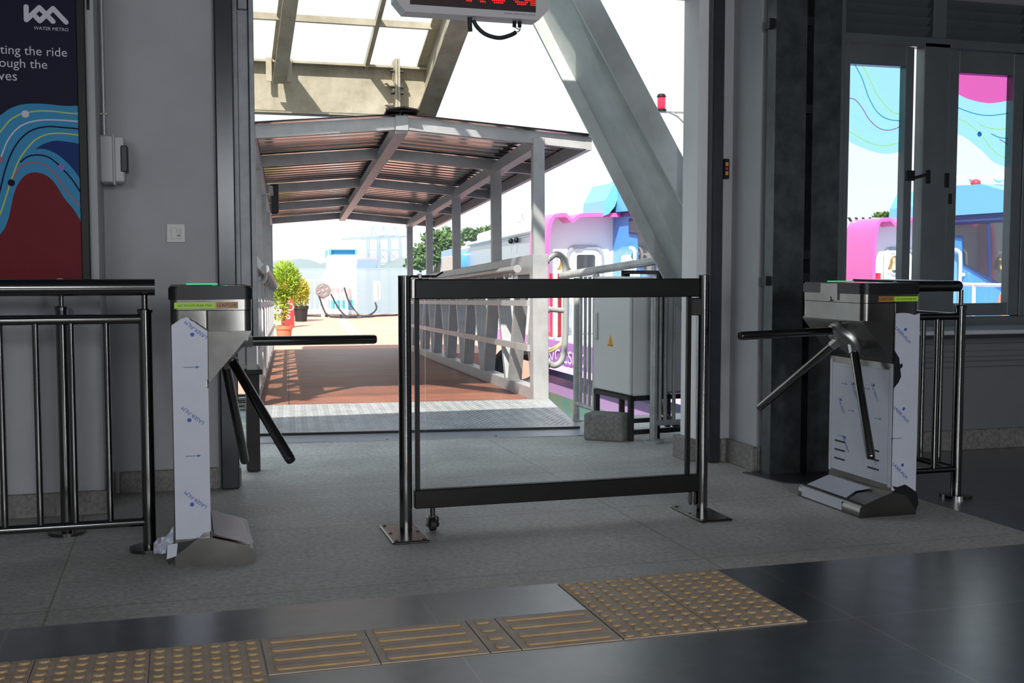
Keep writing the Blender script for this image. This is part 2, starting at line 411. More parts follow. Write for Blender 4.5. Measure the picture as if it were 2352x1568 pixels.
# ceiling slab and outer walls
b = B(); b.box(-3.3, 7.6, -4.2, 5.95, 2.72, 2.80); struct('ceiling', b, CEIL, smooth=False)
b = B(); b.box(-3.35, -3.2, -4.2, 5.9, 0, 2.72); struct('wall_left', b, WALL, smooth=False)
b = B(); b.box(7.5, 7.65, -4.2, 5.9, 0, 2.72); struct('wall_right', b, WALL, smooth=False)
b = B()
b.box(-3.2, 7.5, -4.2, -4.0, 2.55, 2.72); b.box(-3.2, 1.82, -4.2, -4.0, 0, 1.55); b.box(2.28, 7.5, -4.2, -4.0, 0, 1.55)
for x0, x1 in ((-3.2, -3.1), (-.9, .1), (2.3, 3.3), (5.5, 7.5)): b.box(x0, x1, -4.2, -4.0, 1.55, 2.55)
struct('wall_back', b, CEIL, smooth=False)
# front wall: left pilaster, recessed wall, header over the opening, right piers, window wall
b = B(); b.box(-3.2, -.335, 5.30, 5.95, 0, 2.72); b.box(-.335, .19, 5.75, 5.95, 0, 2.72)
b.box(.19, 2.84, 5.78, 5.95, 2.60, 2.72)
b.box(2.875, 3.62, 5.735, 5.95, 0, 2.72); b.box(2.975, 3.39, 5.42, 5.735, 0, 2.72)
struct('wall_front', b, WALL, smooth=False)
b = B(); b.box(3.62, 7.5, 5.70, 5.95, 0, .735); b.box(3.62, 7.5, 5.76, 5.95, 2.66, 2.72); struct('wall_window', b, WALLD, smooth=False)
b = B(); b.box(2.775, 2.835, 5.76, 5.95, .13, 2.72); b.box(2.835, 2.875, 5.80, 5.95, .13, 2.72); struct('wall_reveal', b, WALLW, smooth=False)
# stone skirtings
b = B(); b.box(-3.2, -.315, 5.275, 5.3, 0, .105, .003); b.box(-.335, -.31, 5.3, 5.75, 0, .105, .003)
struct('baseboard_left', b, SKIRT, smooth=False)
b = B(); b.box(-.29, .17, 5.725, 5.75, 0, .105, .003); b.box(.205, .285, 5.765, 5.95, 0, .09, .003); struct('baseboard_recess', b, SKIRT, smooth=False)
b = B(); b.box(2.735, 2.86, 5.79, 5.97, 0, .13, .004); b.box(2.915, 2.97, 5.715, 5.735, 0, .13, .003); b.box(2.945, 2.975, 5.40, 5.735, 0, .13, .003); b.box(2.975, 3.415, 5.395, 5.42, 0, .13, .003); b.box(3.39, 3.415, 5.42, 5.70, 0, .13, .003)
b.box(3.62, 7.5, 5.675, 5.70, 0, .12, .003)
struct('baseboard_right', b, SKIRT, smooth=False)
# steel door jambs
b = B(); b.box(.185, .272, 5.69, 5.76, 0, 2.72, .006); struct('trim_left', b, JAMB)
b = B(); b.box(2.836, 2.905, 5.70, 5.79, 0, 2.72, .006); struct('trim_right', b, JAMB)

# ---- roller shutter guide and what it stands on
t = thing('shutter_guide', 'pale grey steel shutter guide channel beside the dark left door jamb', 'shutter guide', (.32, 5.9, .73))
b = B(); b.box(.275, .298, 5.77, 5.99, .73, 2.598, .002); b.box(.298, .352, 5.80, 5.95, .73, 2.598, .003); b.box(.352, .376, 5.76, 5.99, .73, 2.598, .002); obj('channel', b, GUIDE, t)
b = B(); b.box(.302, .348, 5.775, 5.802, 2.36, 2.62, .003); obj('bracket', b, GUIDE, t)
for z in (2.42, 2.50): b = B(); b.cyl((.325, 5.775, z), (.325, 5.763, z), .011, 6); obj('bolt', b, STEELB, t)
t = thing('junction_box', 'pale grey junction box pair at the foot of the shutter guide', 'junction box', (.32, 5.9, .575))
b = B(); b.box(.275, .318, 5.82, 5.96, .60, .73, .004); obj('cover', b, PLASTG, t)
b = B(); b.box(.319, .372, 5.80, 5.96, .58, .73, .004); obj('body', b, PLASTG, t)
t = thing('steel_stub_post', 'short dark rusty steel stub post behind the left turnstile', 'post', (.36, 6.2, 0))
b = B(); b.box(.335, .405, 6.16, 6.24, 0, .55, .004); obj('shaft', b, RUST, t)
b = B(); b.box(.28, .40, 5.83, 6.235, .553, .578, .003); b.box(.33, .41, 6.15, 6.245, .549, .556); obj('top_plate', b, BLACKST, t)

# ---- poster
PY = 5.262
def q1(x, y, Y=PY): return ony(x / 2.3758, y / 2.3758, Y)
t = thing('poster_board', 'tall navy blue poster board with light blue wave bands on the left wall', 'poster', (-1.2, 5.27, 1.02))
b = B(); b.box(-1.95, -.385, 5.268, 5.30, 1.02, 2.68); obj('print_panel', b, NAVY, t)
b = B(); b.box(-.403, -.368, 5.255, 5.30, .99, 2.70, .003); b.box(-1.99, -1.95, 5.255, 5.30, .99, 2.70, .003); b.box(-1.99, -.368, 5.255, 5.30, .99, 1.022, .003); obj('frame', b, BLACKST, t)
N = (0, -1, 0)
def sm2(pts, n=5): return [(p.x, p.y) for p in catmull([(x, y, 0) for x, y in pts], n)]
TOPB = sm2([(-500, 1150), (-250, 860), (-100, 700), (0, 630), (50, 595), (110, 572), (180, 565), (260, 568), (350, 577), (448, 577)])
LOWB = sm2([(448, 788), (380, 775), (300, 768), (240, 785), (205, 805), (185, 820)])
CRST = sm2([(185, 820), (205, 812), (250, 815), (310, 840), (370, 890), (420, 950), (448, 995)])
LOW2 = sm2([(448, 1218), (400, 1140), (350, 1080), (300, 1000), (250, 955), (190, 940), (140, 955), (100, 1000), (75, 1060), (60, 1130), (40, 1210), (0, 1280), (-150, 1430), (-500, 1500)])
def flat(poly, Y, fn): 
    bb = B(); bb.prism(poly, lambda x, y: fn(x, y, Y), (0, .0005, 0)); return bb
obj('wave_band', flat(TOPB + LOWB + CRST[1:] + LOW2, 5.2675, q1), CYAN, t, smooth=False)
obj('deep_blue_patch', flat(LOWB + CRST[1:], 5.2670, q1), DEEP, t, smooth=False)
obj('red_patch', flat(LOW2 + [(-500, 1555), (448, 1530)], 5.2668, q1), REDP, t, smooth=False)
def stripe(nm, groups, w, m, Y, fn, par, nn=N):
    bb = B()
    for g in groups: bb.ribbon([fn(x, y, Y) for x, y in sm2(g)], w, nn, .0004)
    return obj(nm, bb, m, par, smooth=False)
stripe('yellow_line', [[(-120, 830), (0, 720), (50, 660), (100, 628), (140, 615), (220, 605), (300, 608), (380, 618), (446, 620)],
    [(-60, 1300), (0, 1170), (40, 1050), (70, 960), (100, 880), (140, 820), (190, 765), (250, 735), (320, 727), (400, 733), (446, 740)]], .006, PRY, 5.2664, q1, t)
stripe('white_line', [[(-60, 1000), (0, 870), (40, 770), (90, 705), (150, 670), (230, 655), (320, 655), (446, 664)]], .006, PRW, 5.2664, q1, t)
stripe('dark_line', [[(-20, 1120), (0, 1040), (30, 920), (70, 820), (120, 750), (180, 708), (260, 690), (340, 695), (446, 704)],
    [(110, 885), (150, 855), (200, 845), (260, 855), (310, 890), (340, 920), (390, 975), (446, 1058)]], .006, PRD, 5.2664, q1, t)
stripe('red_line', [[(62, 990), (100, 925), (140, 895), (190, 885), (240, 900), (290, 940), (340, 1005), (390, 1075), (446, 1132)]], .006, PRR, 5.2664, q1, t)
for nm, x, y, r, m in (('white_dot', 138, 622, .0155, PRW), ('violet_dot', 335, 913, .0145, PRV), ('navy_dot', 62, 997, .0145, PRD), ('red_dot', 0, 870, .012, PRR)):
    b = B(); b.disc(q1(x, y, 5.2660), r, N, .0006); obj(nm, b, m, t, smooth=False)
def q8(x, y, Y=5.2664): return ony(x / 6.03, y / 6.03, Y)
b = B()
for pl in ([(362, 95), (366, 275), (545, 105), (735, 298)], [(495, 232), (552, 290), (735, 118), (915, 308)]):
    P = [q8(*p) for p in pl]
    for i_, (a, c) in enumerate(zip(P, P[1:])): b.ribbon([a, c], .0205, N, .0005 + .0002 * i_ + .0008 * (len(pl) == 4))
    for i_, p in enumerate(P): b.disc(p, .01025, N, .0012 + .00003 * i_ + .0008 * (len(pl) == 4), 16)
obj('logo', b, PRW, t, smooth=False)
b = B(); o = q8(468, 402); b.text('WATER METRO', o + Vector((0, 0, -.002)), (1, 0, 0), (0, 0, 1), width=q8(948, 410).x - o.x); obj('logo_lettering', b, PRW, t, smooth=False)
for s_, x0, y0, x1 in (('ting the ride', 2, 741, 928), ('ough the', -10, 923, 655), ('ves', -22, 1106, 236)):
    b = B(); o = q8(x0, y0); b.text(s_, o, (1, 0, 0), (0, 0, 1), width=q8(x1, y0).x - o.x); obj('slogan_lettering', b, PRW, t, smooth=False)

# ---- conduit, isolator, dangling lead, socket
t = thing('conduit_pipe', 'thin grey conduit pipe running down the left wall corner', 'conduit', (-.322, 5.60, 1.70))
b = B(); b.cyl((-.318, 5.60, 1.70), (-.318, 5.60, 2.72), .0115); obj('pipe', b, ALUL, t)
for z in (1.80, 2.45): b = B(); b.box(-.335, -.303, 5.583, 5.617, z, z + .008); obj('saddle_clip', b, STEELB, t)
t = thing('isolator_box', 'grey electrical isolator box with dark flap below the conduit', 'electrical box', (-.28, 5.6, 1.48))
b = B(); b.box(-.335, -.275, 5.52, 5.66, 1.485, 1.70, .006); obj('back_box', b, PLASTI, t)
b = B(); b.box(-.274, -.228, 5.525, 5.655, 1.488, 1.697, .006); obj('cover', b, PLASTI, t)
b = B(); b.box(-.279, -.269, 5.512, 5.668, 1.475, 1.708, .003); obj('seam_rim', b, PLASTI, t)
b = B(); b.box(-.245, -.214, 5.517, 5.64, 1.535, 1.655, .004); obj('flap', b, BLACK, t)
t = thing('dangling_lead', 'short black lead hanging beside the poster frame', 'cable', (-.352, 5.28, 2.1))
b = B(); b.tube(catmull([(-.350, 5.288, 2.72), (-.351, 5.288, 2.45), (-.353, 5.288, 2.26)]), .003, 8); obj('cord', b, CORD, t)
b = B(); b.tube([(-.353, 5.288, 2.27), (-.3535, 5.288, 2.25), (-.354, 5.288, 2.21)], .006, 10, [.003, .0055, .005]); obj('plug_tip', b, BLACK, t)
t = thing('wall_socket', 'white square socket plate on the recessed grey wall', 'socket', (-.008, 5.74, 1.217))
b = B(); b.box(-.052, .036, 5.738, 5.75, 1.217, 1.307, .003); obj('plate', b, PLASTW, t)
b = B(); b.box(-.031, .016, 5.733, 5.738, 1.233, 1.287, .002); obj('insert', b, PLASTW, t)
b = B(); b.box(-.005, .013, 5.730, 5.7335, 1.243, 1.28, .001); obj('rocker', b, PLASTG, t)
b = B(); b.box(.001, .009, 5.7285, 5.7302, 1.247, 1.253); obj('slot', b, BLACK, t)

# ---- magnetic lock on the right jamb
t = thing('door_contact', 'small black door contact with two orange squares on the right jamb', 'door sensor', (2.92, 5.70, 1.585))
b = B(); b.box(2.905, 2.938, 5.695, 5.734, 1.585, 1.695, .003); obj('body', b, BLACK, t)
for z in (1.605, 1.655): b = B(); b.box(2.913, 2.930, 5.6935, 5.6955, z, z + .02); obj('orange_square', b, ORNG, t)
b = B(); b.box(2.914, 2.929, 5.6936, 5.6956, 1.633, 1.647); obj('red_square', b, PRR, t)

# ---- galvanised column
t = thing('steel_column', 'tall dark galvanised column of two channels behind the right turnstile', 'column', (3.15, 5.25, 0))
for x0, x1 in ((2.975, 3.155), (3.195, 3.36)):
    b = B(); b.box(x0, x1, 5.27, 5.285, .006, 2.72); b.box(x0, x0 + .012, 5.285, 5.36, .006, 2.72); b.box(x1 - .012, x1, 5.285, 5.36, .006, 2.72); obj('channel', b, GALVD, t, smooth=False)
b = B(); b.prism([(2.87, 5.37), (2.93, 5.05), (3.06, 4.98), (3.42, 5.03), (3.46, 5.37)], lambda x, y: (x, y, 0), (0, 0, .006)); obj('base_plate', b, GALVD, t, smooth=False)
for z in (1.02, 1.14, 1.9, 2.35):
    b = B(); b.box(3.155, 3.195, 5.277, 5.30, z, z + .045); obj('clip', b, BLACK, t)
for z in (1.0, 2.33):
    b = B(); b.box(2.953, 2.976, 5.30, 5.34, z, z + .05); obj('clip', b, BLACK, t)

# ---- window wall on the right
win = B()
WY0, WY1 = 5.705, 5.79
win.box(3.62, 3.665, WY0, WY1, .735, 2.66, .003); win.box(4.192, 4.365, WY0, WY1, .80, 2.40, .003); win.box(4.90, 5.08, WY0, WY1, .80, 2.66, .003)
win.box(3.62, 7.5, WY0, WY1, .735, .80, .003); win.box(3.665, 5.0, WY0, WY1, 2.375, 2.43, .003); win.box(4.245, 4.335, WY0, WY1, 2.43, 2.66, .003)
win.box(5.08, 7.5, WY0 + .01, WY1, .80, 2.66)
window = struct('window_1', win, ALU)
for (x0, x1, g0, g1, z0, z1, gz0, gz1) in ((3.668, 4.126, 3.702, 4.072, .805, 2.37, .882, 2.256), (4.368, 4.898, 4.436, 4.822, .805, 2.37, .880, 2.240)):
    b = B()
    b.box(x0, g0, 5.712, 5.775, z0, z1, .003); b.box(g1, x1, 5.712, 5.775, z0, z1, .003); b.box(g0, g1, 5.712, 5.775, z0, gz0, .003); b.box(g0, g1, 5.712, 5.775, gz1, z1, .003)
    obj('casement_frame', b, ALU, window)
    b = B(); b.box(g0 - .004, g1 + .004, 5.747, 5.752, gz0 - .004, gz1 + .004); obj('pane', b, WGLASS, window, smooth=False)
for (x0, x1, z0, z1) in ((3.675, 4.24, 2.44, 2.66), (4.34, 4.895, 2.44, 2.66)):
    b = B(); nz = 4
    for i in range(nz):
        zz = z0 + (z1 - z0) * (i + .5) / nz; b.beam(((x0), 5.75, zz), (x1, 5.75, zz), .07, .006, (0, .7, .7))
    b.box(x0, x1, 5.785, 5.79, z0, z1); obj('louvre', b, ALU, window, smooth=False)
b = B(); b.box(4.085, 4.14, 5.700, 5.712, 1.60, 1.66, .003); b.beam((4.08, 5.692, 1.605), (4.205, 5.692, 1.635), .012, .018); obj('handle', b, BLACK, window)
b = B(); b.box(4.215, 4.245, 5.697, 5.706, 1.585, 1.665, .003); b.box(4.345, 4.375, 5.697, 5.712, 1.565, 1.65, .003); b.box(4.38, 4.40, 5.70, 5.712, 1.47, 1.53, .003); obj('latch', b, BLACK, window)
b = B(); b.box(3.62, 7.5, 5.22, 5.705, .726, .750, .004); obj('sill', b, mat('sill_stone', (.55, .58, .63), .14, noise=(8, .1), spec=.9), window)
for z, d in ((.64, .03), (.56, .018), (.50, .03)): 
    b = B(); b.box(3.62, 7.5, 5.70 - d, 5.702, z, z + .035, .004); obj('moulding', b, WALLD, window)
# printed film on the panes
def q3(x, y, Y): return ony(1900 + x / 2.376, 100 + y / 2.376, Y)
FY = 5.7455
C1 = sm2([(104, 525), (160, 555), (250, 590), (330, 602), (405, 588)])
b = B(); b.prism([(108, 104), (412, 132)] + C1[::-1], lambda x, y: q3(x, y, FY), (0, .0004, 0)); obj('cyan_film', b, FCY, window, smooth=False)
P2 = sm2([(691, 265), (760, 298), (830, 318), (900, 325), (995, 310)])
b = B(); b.prism([(694, 156), (998, 180)] + P2[::-1], lambda x, y: q3(x, y, FY), (0, .0004, 0)); obj('pink_film', b, FPK, window, smooth=False)
C2 = sm2([(687, 490), (740, 505), (800, 548), (860, 600), (910, 648), (986, 676)])
b = B(); b.prism(P2 + C2[::-1], lambda x, y: q3(x, y, FY), (0, .0004, 0)); obj('cyan_film', b, FCY, window, smooth=False)
stripe('yellow_film_line', [[(190, 115), (230, 190), (270, 275), (320, 340), (360, 375), (405, 385)], [(105, 470), (170, 510), (240, 545), (300, 557), (350, 552), (402, 537)],
    [(690, 408), (740, 420), (800, 460), (850, 510), (890, 565), (940, 610), (985, 628)], [(830, 440), (880, 460), (940, 468), (988, 462)]], .0055, FYE, FY - .001, q3, window)
stripe('teal_film_line', [[(148, 110), (190, 190), (225, 290), (270, 370), (330, 412), (404, 422)], [(691, 340), (760, 368), (830, 388), (900, 392), (990, 380)], [(895, 492), (940, 512), (985, 518)]], .0055, FTE, FY - .001, q3, window)
stripe('magenta_film_line', [[(106, 298), (150, 305), (190, 350), (230, 415), (280, 460), (330, 473), (375, 463), (404, 448)], [(940, 522), (986, 550)]], .0055, FMA, FY - .0016, q3, window)
stripe('white_film_line', [[(106, 375), (160, 405), (220, 450), (280, 483), (330, 490), (370, 478), (404, 450)], [(691, 345), (760, 390), (830, 440), (900, 495), (985, 548)]], .0055, FWH, FY - .0022, q3, window)
b = B(); b.disc(q3(831, 494, FY - .0025), .0155, N, .0005); obj('blue_film_dot', b, FBL, window, smooth=False)

# ================================================================== TACTILE TILES
def dome(b, x, y, z=.0035, r=.0165, h=.005):
    b.lathe([(r, z), (r * .86, z + h), (r * .3, z + h)], (x, y, 0), 12)
def studs(o):
    o.data.materials.append(TACTO)
    for p in o.data.polygons:
        if p.center.z > .0038 and p.normal.z < .8: p.material_index = 1
def warn_tile(x0, y0, label, n=6):
    s = .305; b = B(); b.box(x0 + .001, x0 + s - .001, y0 + .001, y0 + s - .001, .0003, .0035)
    for i in range(n):
        for j in range(n): dome(b, x0 + s * (i + .5) / n, y0 + s * (j + .5) / n)
    studs(tag(obj('tactile_tile', b, TACT, ang=25), label, 'tactile tile', 'yellow dotted warning tiles'))
def bar_tile(x0, x1, label, y0=3.036, n=4):
    s = .305; b = B(); b.box(x0 + .001, x1 - .001, y0 + .001, y0 + s - .001, .0003, .0035)
    for j in range(n):
        y = y0 + s * (j + .5) / n; a, c = x0 + .022, x1 - .022; pl = []
        for k in range(7): pl.append((c - .014 + .014 * math.cos(-math.pi / 2 + math.pi * k / 6), y + .014 * math.sin(-math.pi / 2 + math.pi * k / 6)))
        for k in range(7): pl.append((a + .014 + .014 * math.cos(math.pi / 2 + math.pi * k / 6), y + .014 * math.sin(math.pi / 2 + math.pi * k / 6)))
        b.prism(pl, lambda x, yy: (x, yy, .0035), (0, 0, .005))
    studs(tag(obj('tactile_tile', b, TACT, ang=25), label, 'tactile tile', 'yellow ribbed guide tiles'))
names = {(0, 0): 'near left', (1, 0): 'near right', (0, 1): 'far left', (1, 1): 'far right'}
for i in range(2):
    for j in range(2):
        warn_tile(1.242 + .307 * i, 3.036 + .307 * j, f'{names[(i, j)]} dotted tactile tile of the yellow square beyond the ribbed tiles')
for i, nx in enumerate(('second from the ribbed tiles', 'touching the ribbed tiles')):
    for j, ny in enumerate(('near', 'far')):
        warn_tile(-.403 + .306 * i, 2.73 + .306 * j, f'dotted yellow tactile tile {nx} at lower left, {ny} row')
for j, ny in enumerate(('near', 'far')): warn_tile(-.709, 2.73 + .306 * j, f'dotted yellow tactile tile cut by the left picture edge, {ny} row')
bar_tile(.212, .517, 'ribbed yellow guide tile next to the left dotted tiles')
bar_tile(.519, .832, 'ribbed yellow guide tile left of the short cut tile')
bar_tile(.834, .925, 'short cut ribbed yellow guide tile with stubby bars')
bar_tile(.927, 1.238, 'ribbed yellow guide tile touching the right dotted square')

# ================================================================== RAILINGS
def post_with_flange(t, x, y, h=.935, r=.0245, hz=1.02):
    b = B(); b.cyl((x, y, .012), (x, y, h), r, 24); obj('post', b, STEEL, t)
    b = B(); b.lathe([(.028, h - .012), (.029, h), (.024, h + .004)], (x, y, 0), 24); obj('post_cap', b, STEEL, t)
    b = B(); b.cyl((x, y, h), (x, y, hz - .02), .011, 16); obj('stem', b, STEEL, t)
    b = B(); b.lathe([(.075, .0), (.075, .014), (.03, .018), (.026, .018)], (x, y, 0), 32); obj('base_flange', b, STEEL, t)
def rail(t, p0, p1, z, r, nm):
    b = B(); b.cyl((p0[0], p0[1], z), (p1[0], p1[1], z), r, 20); obj(nm, b, STEEL, t)
def bars(t, p0, p1, ts, z0, z1, r=.0125):
    for u in ts:
        x, y = p0[0] + (p1[0] - p0[0]) * u, p0[1] + (p1[1] - p0[1]) * u
        b = B(); b.cyl((x, y, z0), (x, y, z1), r, 14); obj('baluster', b, STEEL, t)
t = thing('steel_railing', 'stainless steel railing in front of the poster wall, left of turnstile', 'railing', (-.127, 4.55, 0))
post_with_flange(t, -.127, 4.55)
post_with_flange(t, -1.55, 4.55)
b = B(); b.cyl((-1.75, 4.55, 1.021), (-.088, 4.55, 1.021), .032, 24); obj('handrail', b, STEEL, t)
rail(t, (-1.55, 4.55), (-.127, 4.55), .900, .019, 'upper_rail'); rail(t, (-1.55, 4.55), (-.127, 4.55), .112, .017, 'lower_rail')
bars(t, (0, 4.55), (1, 4.55), [-.268, -.394, -.518, -.642, -.768, -.894, -1.02, -1.15, -1.28, -1.41], .112, .900)
t = thing('steel_railing', 'short stainless steel return railing behind the left railing, against the pilaster', 'railing', (-.46, 4.93, 0))
post_with_flange(t, -.46, 4.93)
b = B(); b.cyl((-.46, 4.90, 1.021), (-.46, 5.25, 1.021), .032, 20); obj('handrail', b, STEEL, t)
rail(t, (-.46, 4.93), (-.46, 5.27), .900, .019, 'upper_rail'); rail(t, (-.46, 4.93), (-.46, 5.27), .112, .017, 'lower_rail')
bars(t, (-.46, 4.93), (-.46, 5.27), [.28, .56, .84], .112, .900)
t = thing('steel_railing', 'stainless steel corner railing between right turnstile and window', 'railing', (3.554, 4.525, 0))
post_with_flange(t, 3.554, 4.525, .915, .0245, 1.01)
b = B(); b.tube(catmull([(3.19, 4.525, 1.008), (3.45, 4.525, 1.008), (3.52, 4.53, 1.008), (3.552, 4.555, 1.008), (3.556, 4.64, 1.008), (3.556, 5.0, 1.008), (3.556, 5.40, 1.008)]), .0265, 18); obj('handrail', b, STEEL, t)
for a, c in (((3.20, 4.525), (3.554, 4.525)), ((3.554, 4.525), (3.554, 5.40))):
    rail(t, a, c, .865, .017, 'upper_rail'); rail(t, a, c, .135, .015, 'lower_rail')
bars(t, (0, 4.525), (1, 4.525), [3.30, 3.425], .135, .865)
bars(t, (3.554, 0), (3.554, 1), [4.66, 4.80, 4.94, 5.08, 5.22], .135, .865)

# ================================================================== TURNSTILES
def turnstile(X0, sg, label, right):
    Y0 = 4.25
    t = thing('tripod_turnstile', label, 'turnstile', (X0 + sg * .14, Y0 + .25, 0), 'tripod turnstiles')
    P = lambda x, y, z: Vector((X0 + sg * x, Y0 + y, z))
    def rrect(x0, x1, y0, y1, r, rs=(1, 1, 1, 1)):
        out = []
        for (cx, cy, a0, on) in ((x1, y0, -90, rs[0]), (x1, y1, 0, rs[1]), (x0, y1, 90, rs[2]), (x0, y0, 180, rs[3])):
            rr = r if on else .004; sx = -1 if cx == x1 else 1; sy = 1 if cy == y0 else -1
            for k in range(7):
                a = R(a0 + 15 * k); out.append((cx + sx * rr + rr * math.cos(a), cy + sy * rr + rr * math.sin(a)))
        return out
    plan = lambda z: (lambda x, y: P(x, y, z))
    # column
    b = B(); b.prism(rrect(0, .128, 0, .5, .035, (0, 0, 1, 1)), plan(.09), (0, 0, .85)); obj('column', b, STEELB, t)
    # head with the slanted drive face
    b = B(); pr = [(.1282, .674), (.15, .697), (.275, .845), (.284, .858), (.284, .864), (.1282, .864)]
    b.prism(pr, lambda x, z: P(x, .002, z), (0, .496, 0)); obj('drive_head', b, STEELB, t)
    b = B(); b.prism([p for p in rrect(.1284, .288, 0, .5, .03, (1, 1, 0, 0))], plan(.8645), (0, 0, .075)); obj('head_panel', b, STEELB, t)
    b = B(); b.prism(rrect(0, .289, -.001, .501, .03), plan(.942), (0, 0, .038)); obj('upper_band', b, STEELB, t)
    b = B(); b.prism(rrect(-.006, .294, -.006, .506, .034), plan(.98), (0, 0, .042)); b.prism(rrect(0, .288, 0, .5, .03), plan(1.022), (0, 0, .006)); obj('top_cover', b, BLACK, t)
    b = B(); b.prism([(.19, .95), (.33, .95), (.33, 1.024), (.19, 1.024)], lambda y, z: P(.296, y, z), (sg * -.006, 0, 0)); obj('lock_plate', b, STEELB, t)
    b = B(); b.tube([P(.287, .25, .975 - .02), P(.299, .25, .955)], .011, 16); obj('lock', b, STEEL, t)
    b = B(); b.prism([(.06, .42), (.18, .42), (.18, .46), (.06, .46)], lambda x, y: P(x, y, 1.028), (0, 0, .005)); obj('indicator_light', b, GREENL, t)
    b = B(); b.prism(rrect(.15, .26, .06, .22, .01), plan(1.0281), (0, 0, .0012)); obj('card_reader', b, BOATGL, t)
    b = B(); b.disc(P(.2, .10, 1.0294), .006, (0, 0, 1)); obj('reader_light', b, GREENL, t)
    # labels
    f = lambda x, z: P(x, -.0015, z); rt = (1, 0, 0)
    if right: l0, l1, k0, k1 = .012, .135, .137, .212
    else: l0, l1, k0, k1 = .014, .157, .160, .238
    b = B(); b.prism([(l0, .948), (l1, .948), (l1, .970), (l0, .970)], f, (0, .001, 0)); lb = obj('inventory_label', b, LIME, t, smooth=False); 
    b = B(); xs = P(l1 if right else l0, 0, 0).x + .012; b.text('HIC-PCS-PA-PN06-TS0' + ('1' if right else '2'), (xs, Y0 - .0022, .955), rt, (0, 0, 1), width=(l1 - l0) - .024); obj('label_lettering', b, INK, t, smooth=False)
    b = B(); b.prism([(k0, .947), (k1, .947), (k1, .971), (k0, .971)], f, (0, .001, 0)); obj('maker_plate', b, BRASSP, t, smooth=False)
    b = B(); xs = P(k1 if right else k0, 0, 0).x + .005; b.text('LEAPTOR', (xs, Y0 - .0022, .954), rt, (0, 0, 1), width=(k1 - k0) - .010); obj('plate_lettering', b, INK, t, smooth=False)
    # seam of the column door
    b = B(); b.prism([(.1275, .674), (.1300, .674), (.1300, .94), (.1275, .94)], lambda x, z: P(x, -.0012, z), (0, .001, 0)); obj('seam', b, BLACK, t, smooth=False)
    # foot
    b = B(); b.prism([(.0, 0), (.287, 0), (.289, .01), (.287, .04), (.278, .053), (.262, .060), (.1282, .104), (.006, .104), (0, .10)], lambda x, z: P(x, -.004, z), (0, .508, 0)); obj('foot', b, STEELB, t)
    # hub and arms
    ax = Vector((sg, 0, -1)).normalized(); pr0 = Vector((sg, 0, 1)).normalized(); yv = Vector((0, 1, 0))
    hc = P(.207, .25, .775)
    b = B(); b.tube([hc - ax * .002, hc + ax * .012, hc + ax * .024, hc + ax * .027], .1, 36, [.094, .094, .092, .090]); obj('hub_disc', b, HUB, t, ang=25)
    for k in range(3):
        a = R(120 * k + (-14 if right else 13)); pk = pr0 * math.cos(a) + yv * math.sin(a)
        d = (ax * .7071 + pk * .7071).normalized(); r0 = hc + ax * .028 + pk * .060 + Vector((0, 0, .012))
        arm = B(); arm.tube([r0 + d * .02, r0 + d * .535, r0 + d * .542], .019, 22, [.019, .019, .016]); ao = obj('arm', arm, STEEL, t)
        b = B(); b.tube([r0 - d * .022, r0 + d * .034], .0235, 8); obj('socket', b, HUB, ao)
        b = B(); b.tube([r0 + d * .5425, r0 + d * .5435], .0165, 20); obj('end_cap', b, RUBBER, ao)
    for (x, y) in ((.17, .12), (.19, .12), (.17, .38), (.19, .38), (.15, .20), (.15, .30)):
        c = P(x, y, .697 + (x - .15) * 1.184) + ax * .001; b = B(); b.disc(c, .0055, ax, .004, 12); obj('screw', b, STEEL, t)
    # protective film
    fr = lambda off: (lambda x, z: P(x, -off, z))
    laser = lambda b, o, r_, u_, w: b.text('LASER-FILM', o, r_, u_, width=w)
    def arrow(b, o, d, n, L=.05):
        d = Vector(d).normalized(); s2 = d.cross(Vector(n)).normalized(); o = Vector(o)
        b.ribbon([o, o + d * (L * .8)], .0022, n, .0004)
        vs = [b.v(o + d * L), b.v(o + d * L * .78 + s2 * .005), b.v(o + d * L * .78 - s2 * .005)]; b.f(vs)
    if not right:
        tear = [(.128, .128), (.10, .122), (.085, .105), (.06, .098), (.03, .094), (.003, .09)]
        topr = [(.003, .888), (.02, .900), (.035, .910), (.055, .917), (.075, .910), (.09, .900), (.10, .893), (.115, .880), (.128, .868)]
        b = B(); b.prism(tear[::-1] + [(.128, .128), (.128, .655), (.121, .66), (.115, .669), (.121, .682), (.127, .69)] + topr[::-1], fr(.0035), (0, .002, 0)); fo = obj('protective_film', b, FILM, t, smooth=False)
        b = B(); b.prism([(.06, .919), (.128, .872), (.126, .867), (.10, .887), (.093, .897), (.07, .905), (.066, .912)], fr(.0042), (0, .0015, 0)); obj('torn_edge', b, TORN, fo, smooth=False)
        b = B()
        for cx, cz in ((.088, .875), (.072, .563), (.076, .252)):
            laser(b, P(cx + .040, -.0042, cz - .03), (-.77, 0, .64), (-.64, 0, -.77), .095)
            b.disc(P(cx + .004 - .017, -.0038, cz - .021), .0075, (0, -1, 0), .0004, 16)
        for cz in (.735, .41): arrow(b, P(.042, -.0042, cz), (1, 0, 0), (0, -1, 0), .056)
        obj('film_print', b, BLUEINK, fo, smooth=False)
        # film folded on the foot, crumpled flaps at the column's foot
        b = B(); b.prism([(.14, .05), (.262, .03), (.283, .05), (.283, .45), (.26, .475), (.14, .485)], lambda x, y: P(x, y, (.104 - (x - .128) * .328 if x < .262 else .056) + .004), (0, 0, .0012)); obj('foot_film', b, FILM2, t, smooth=False)
        b = B(); b.prism([(.136, .012), (.136, .05), (.20, .052), (.26, .03), (.20, .026)], lambda x, y: P(x, y, .104 - (x - .128) * .328 + .0035), (0, 0, .0012)); obj('torn_edge', b, TORN, t, smooth=False)
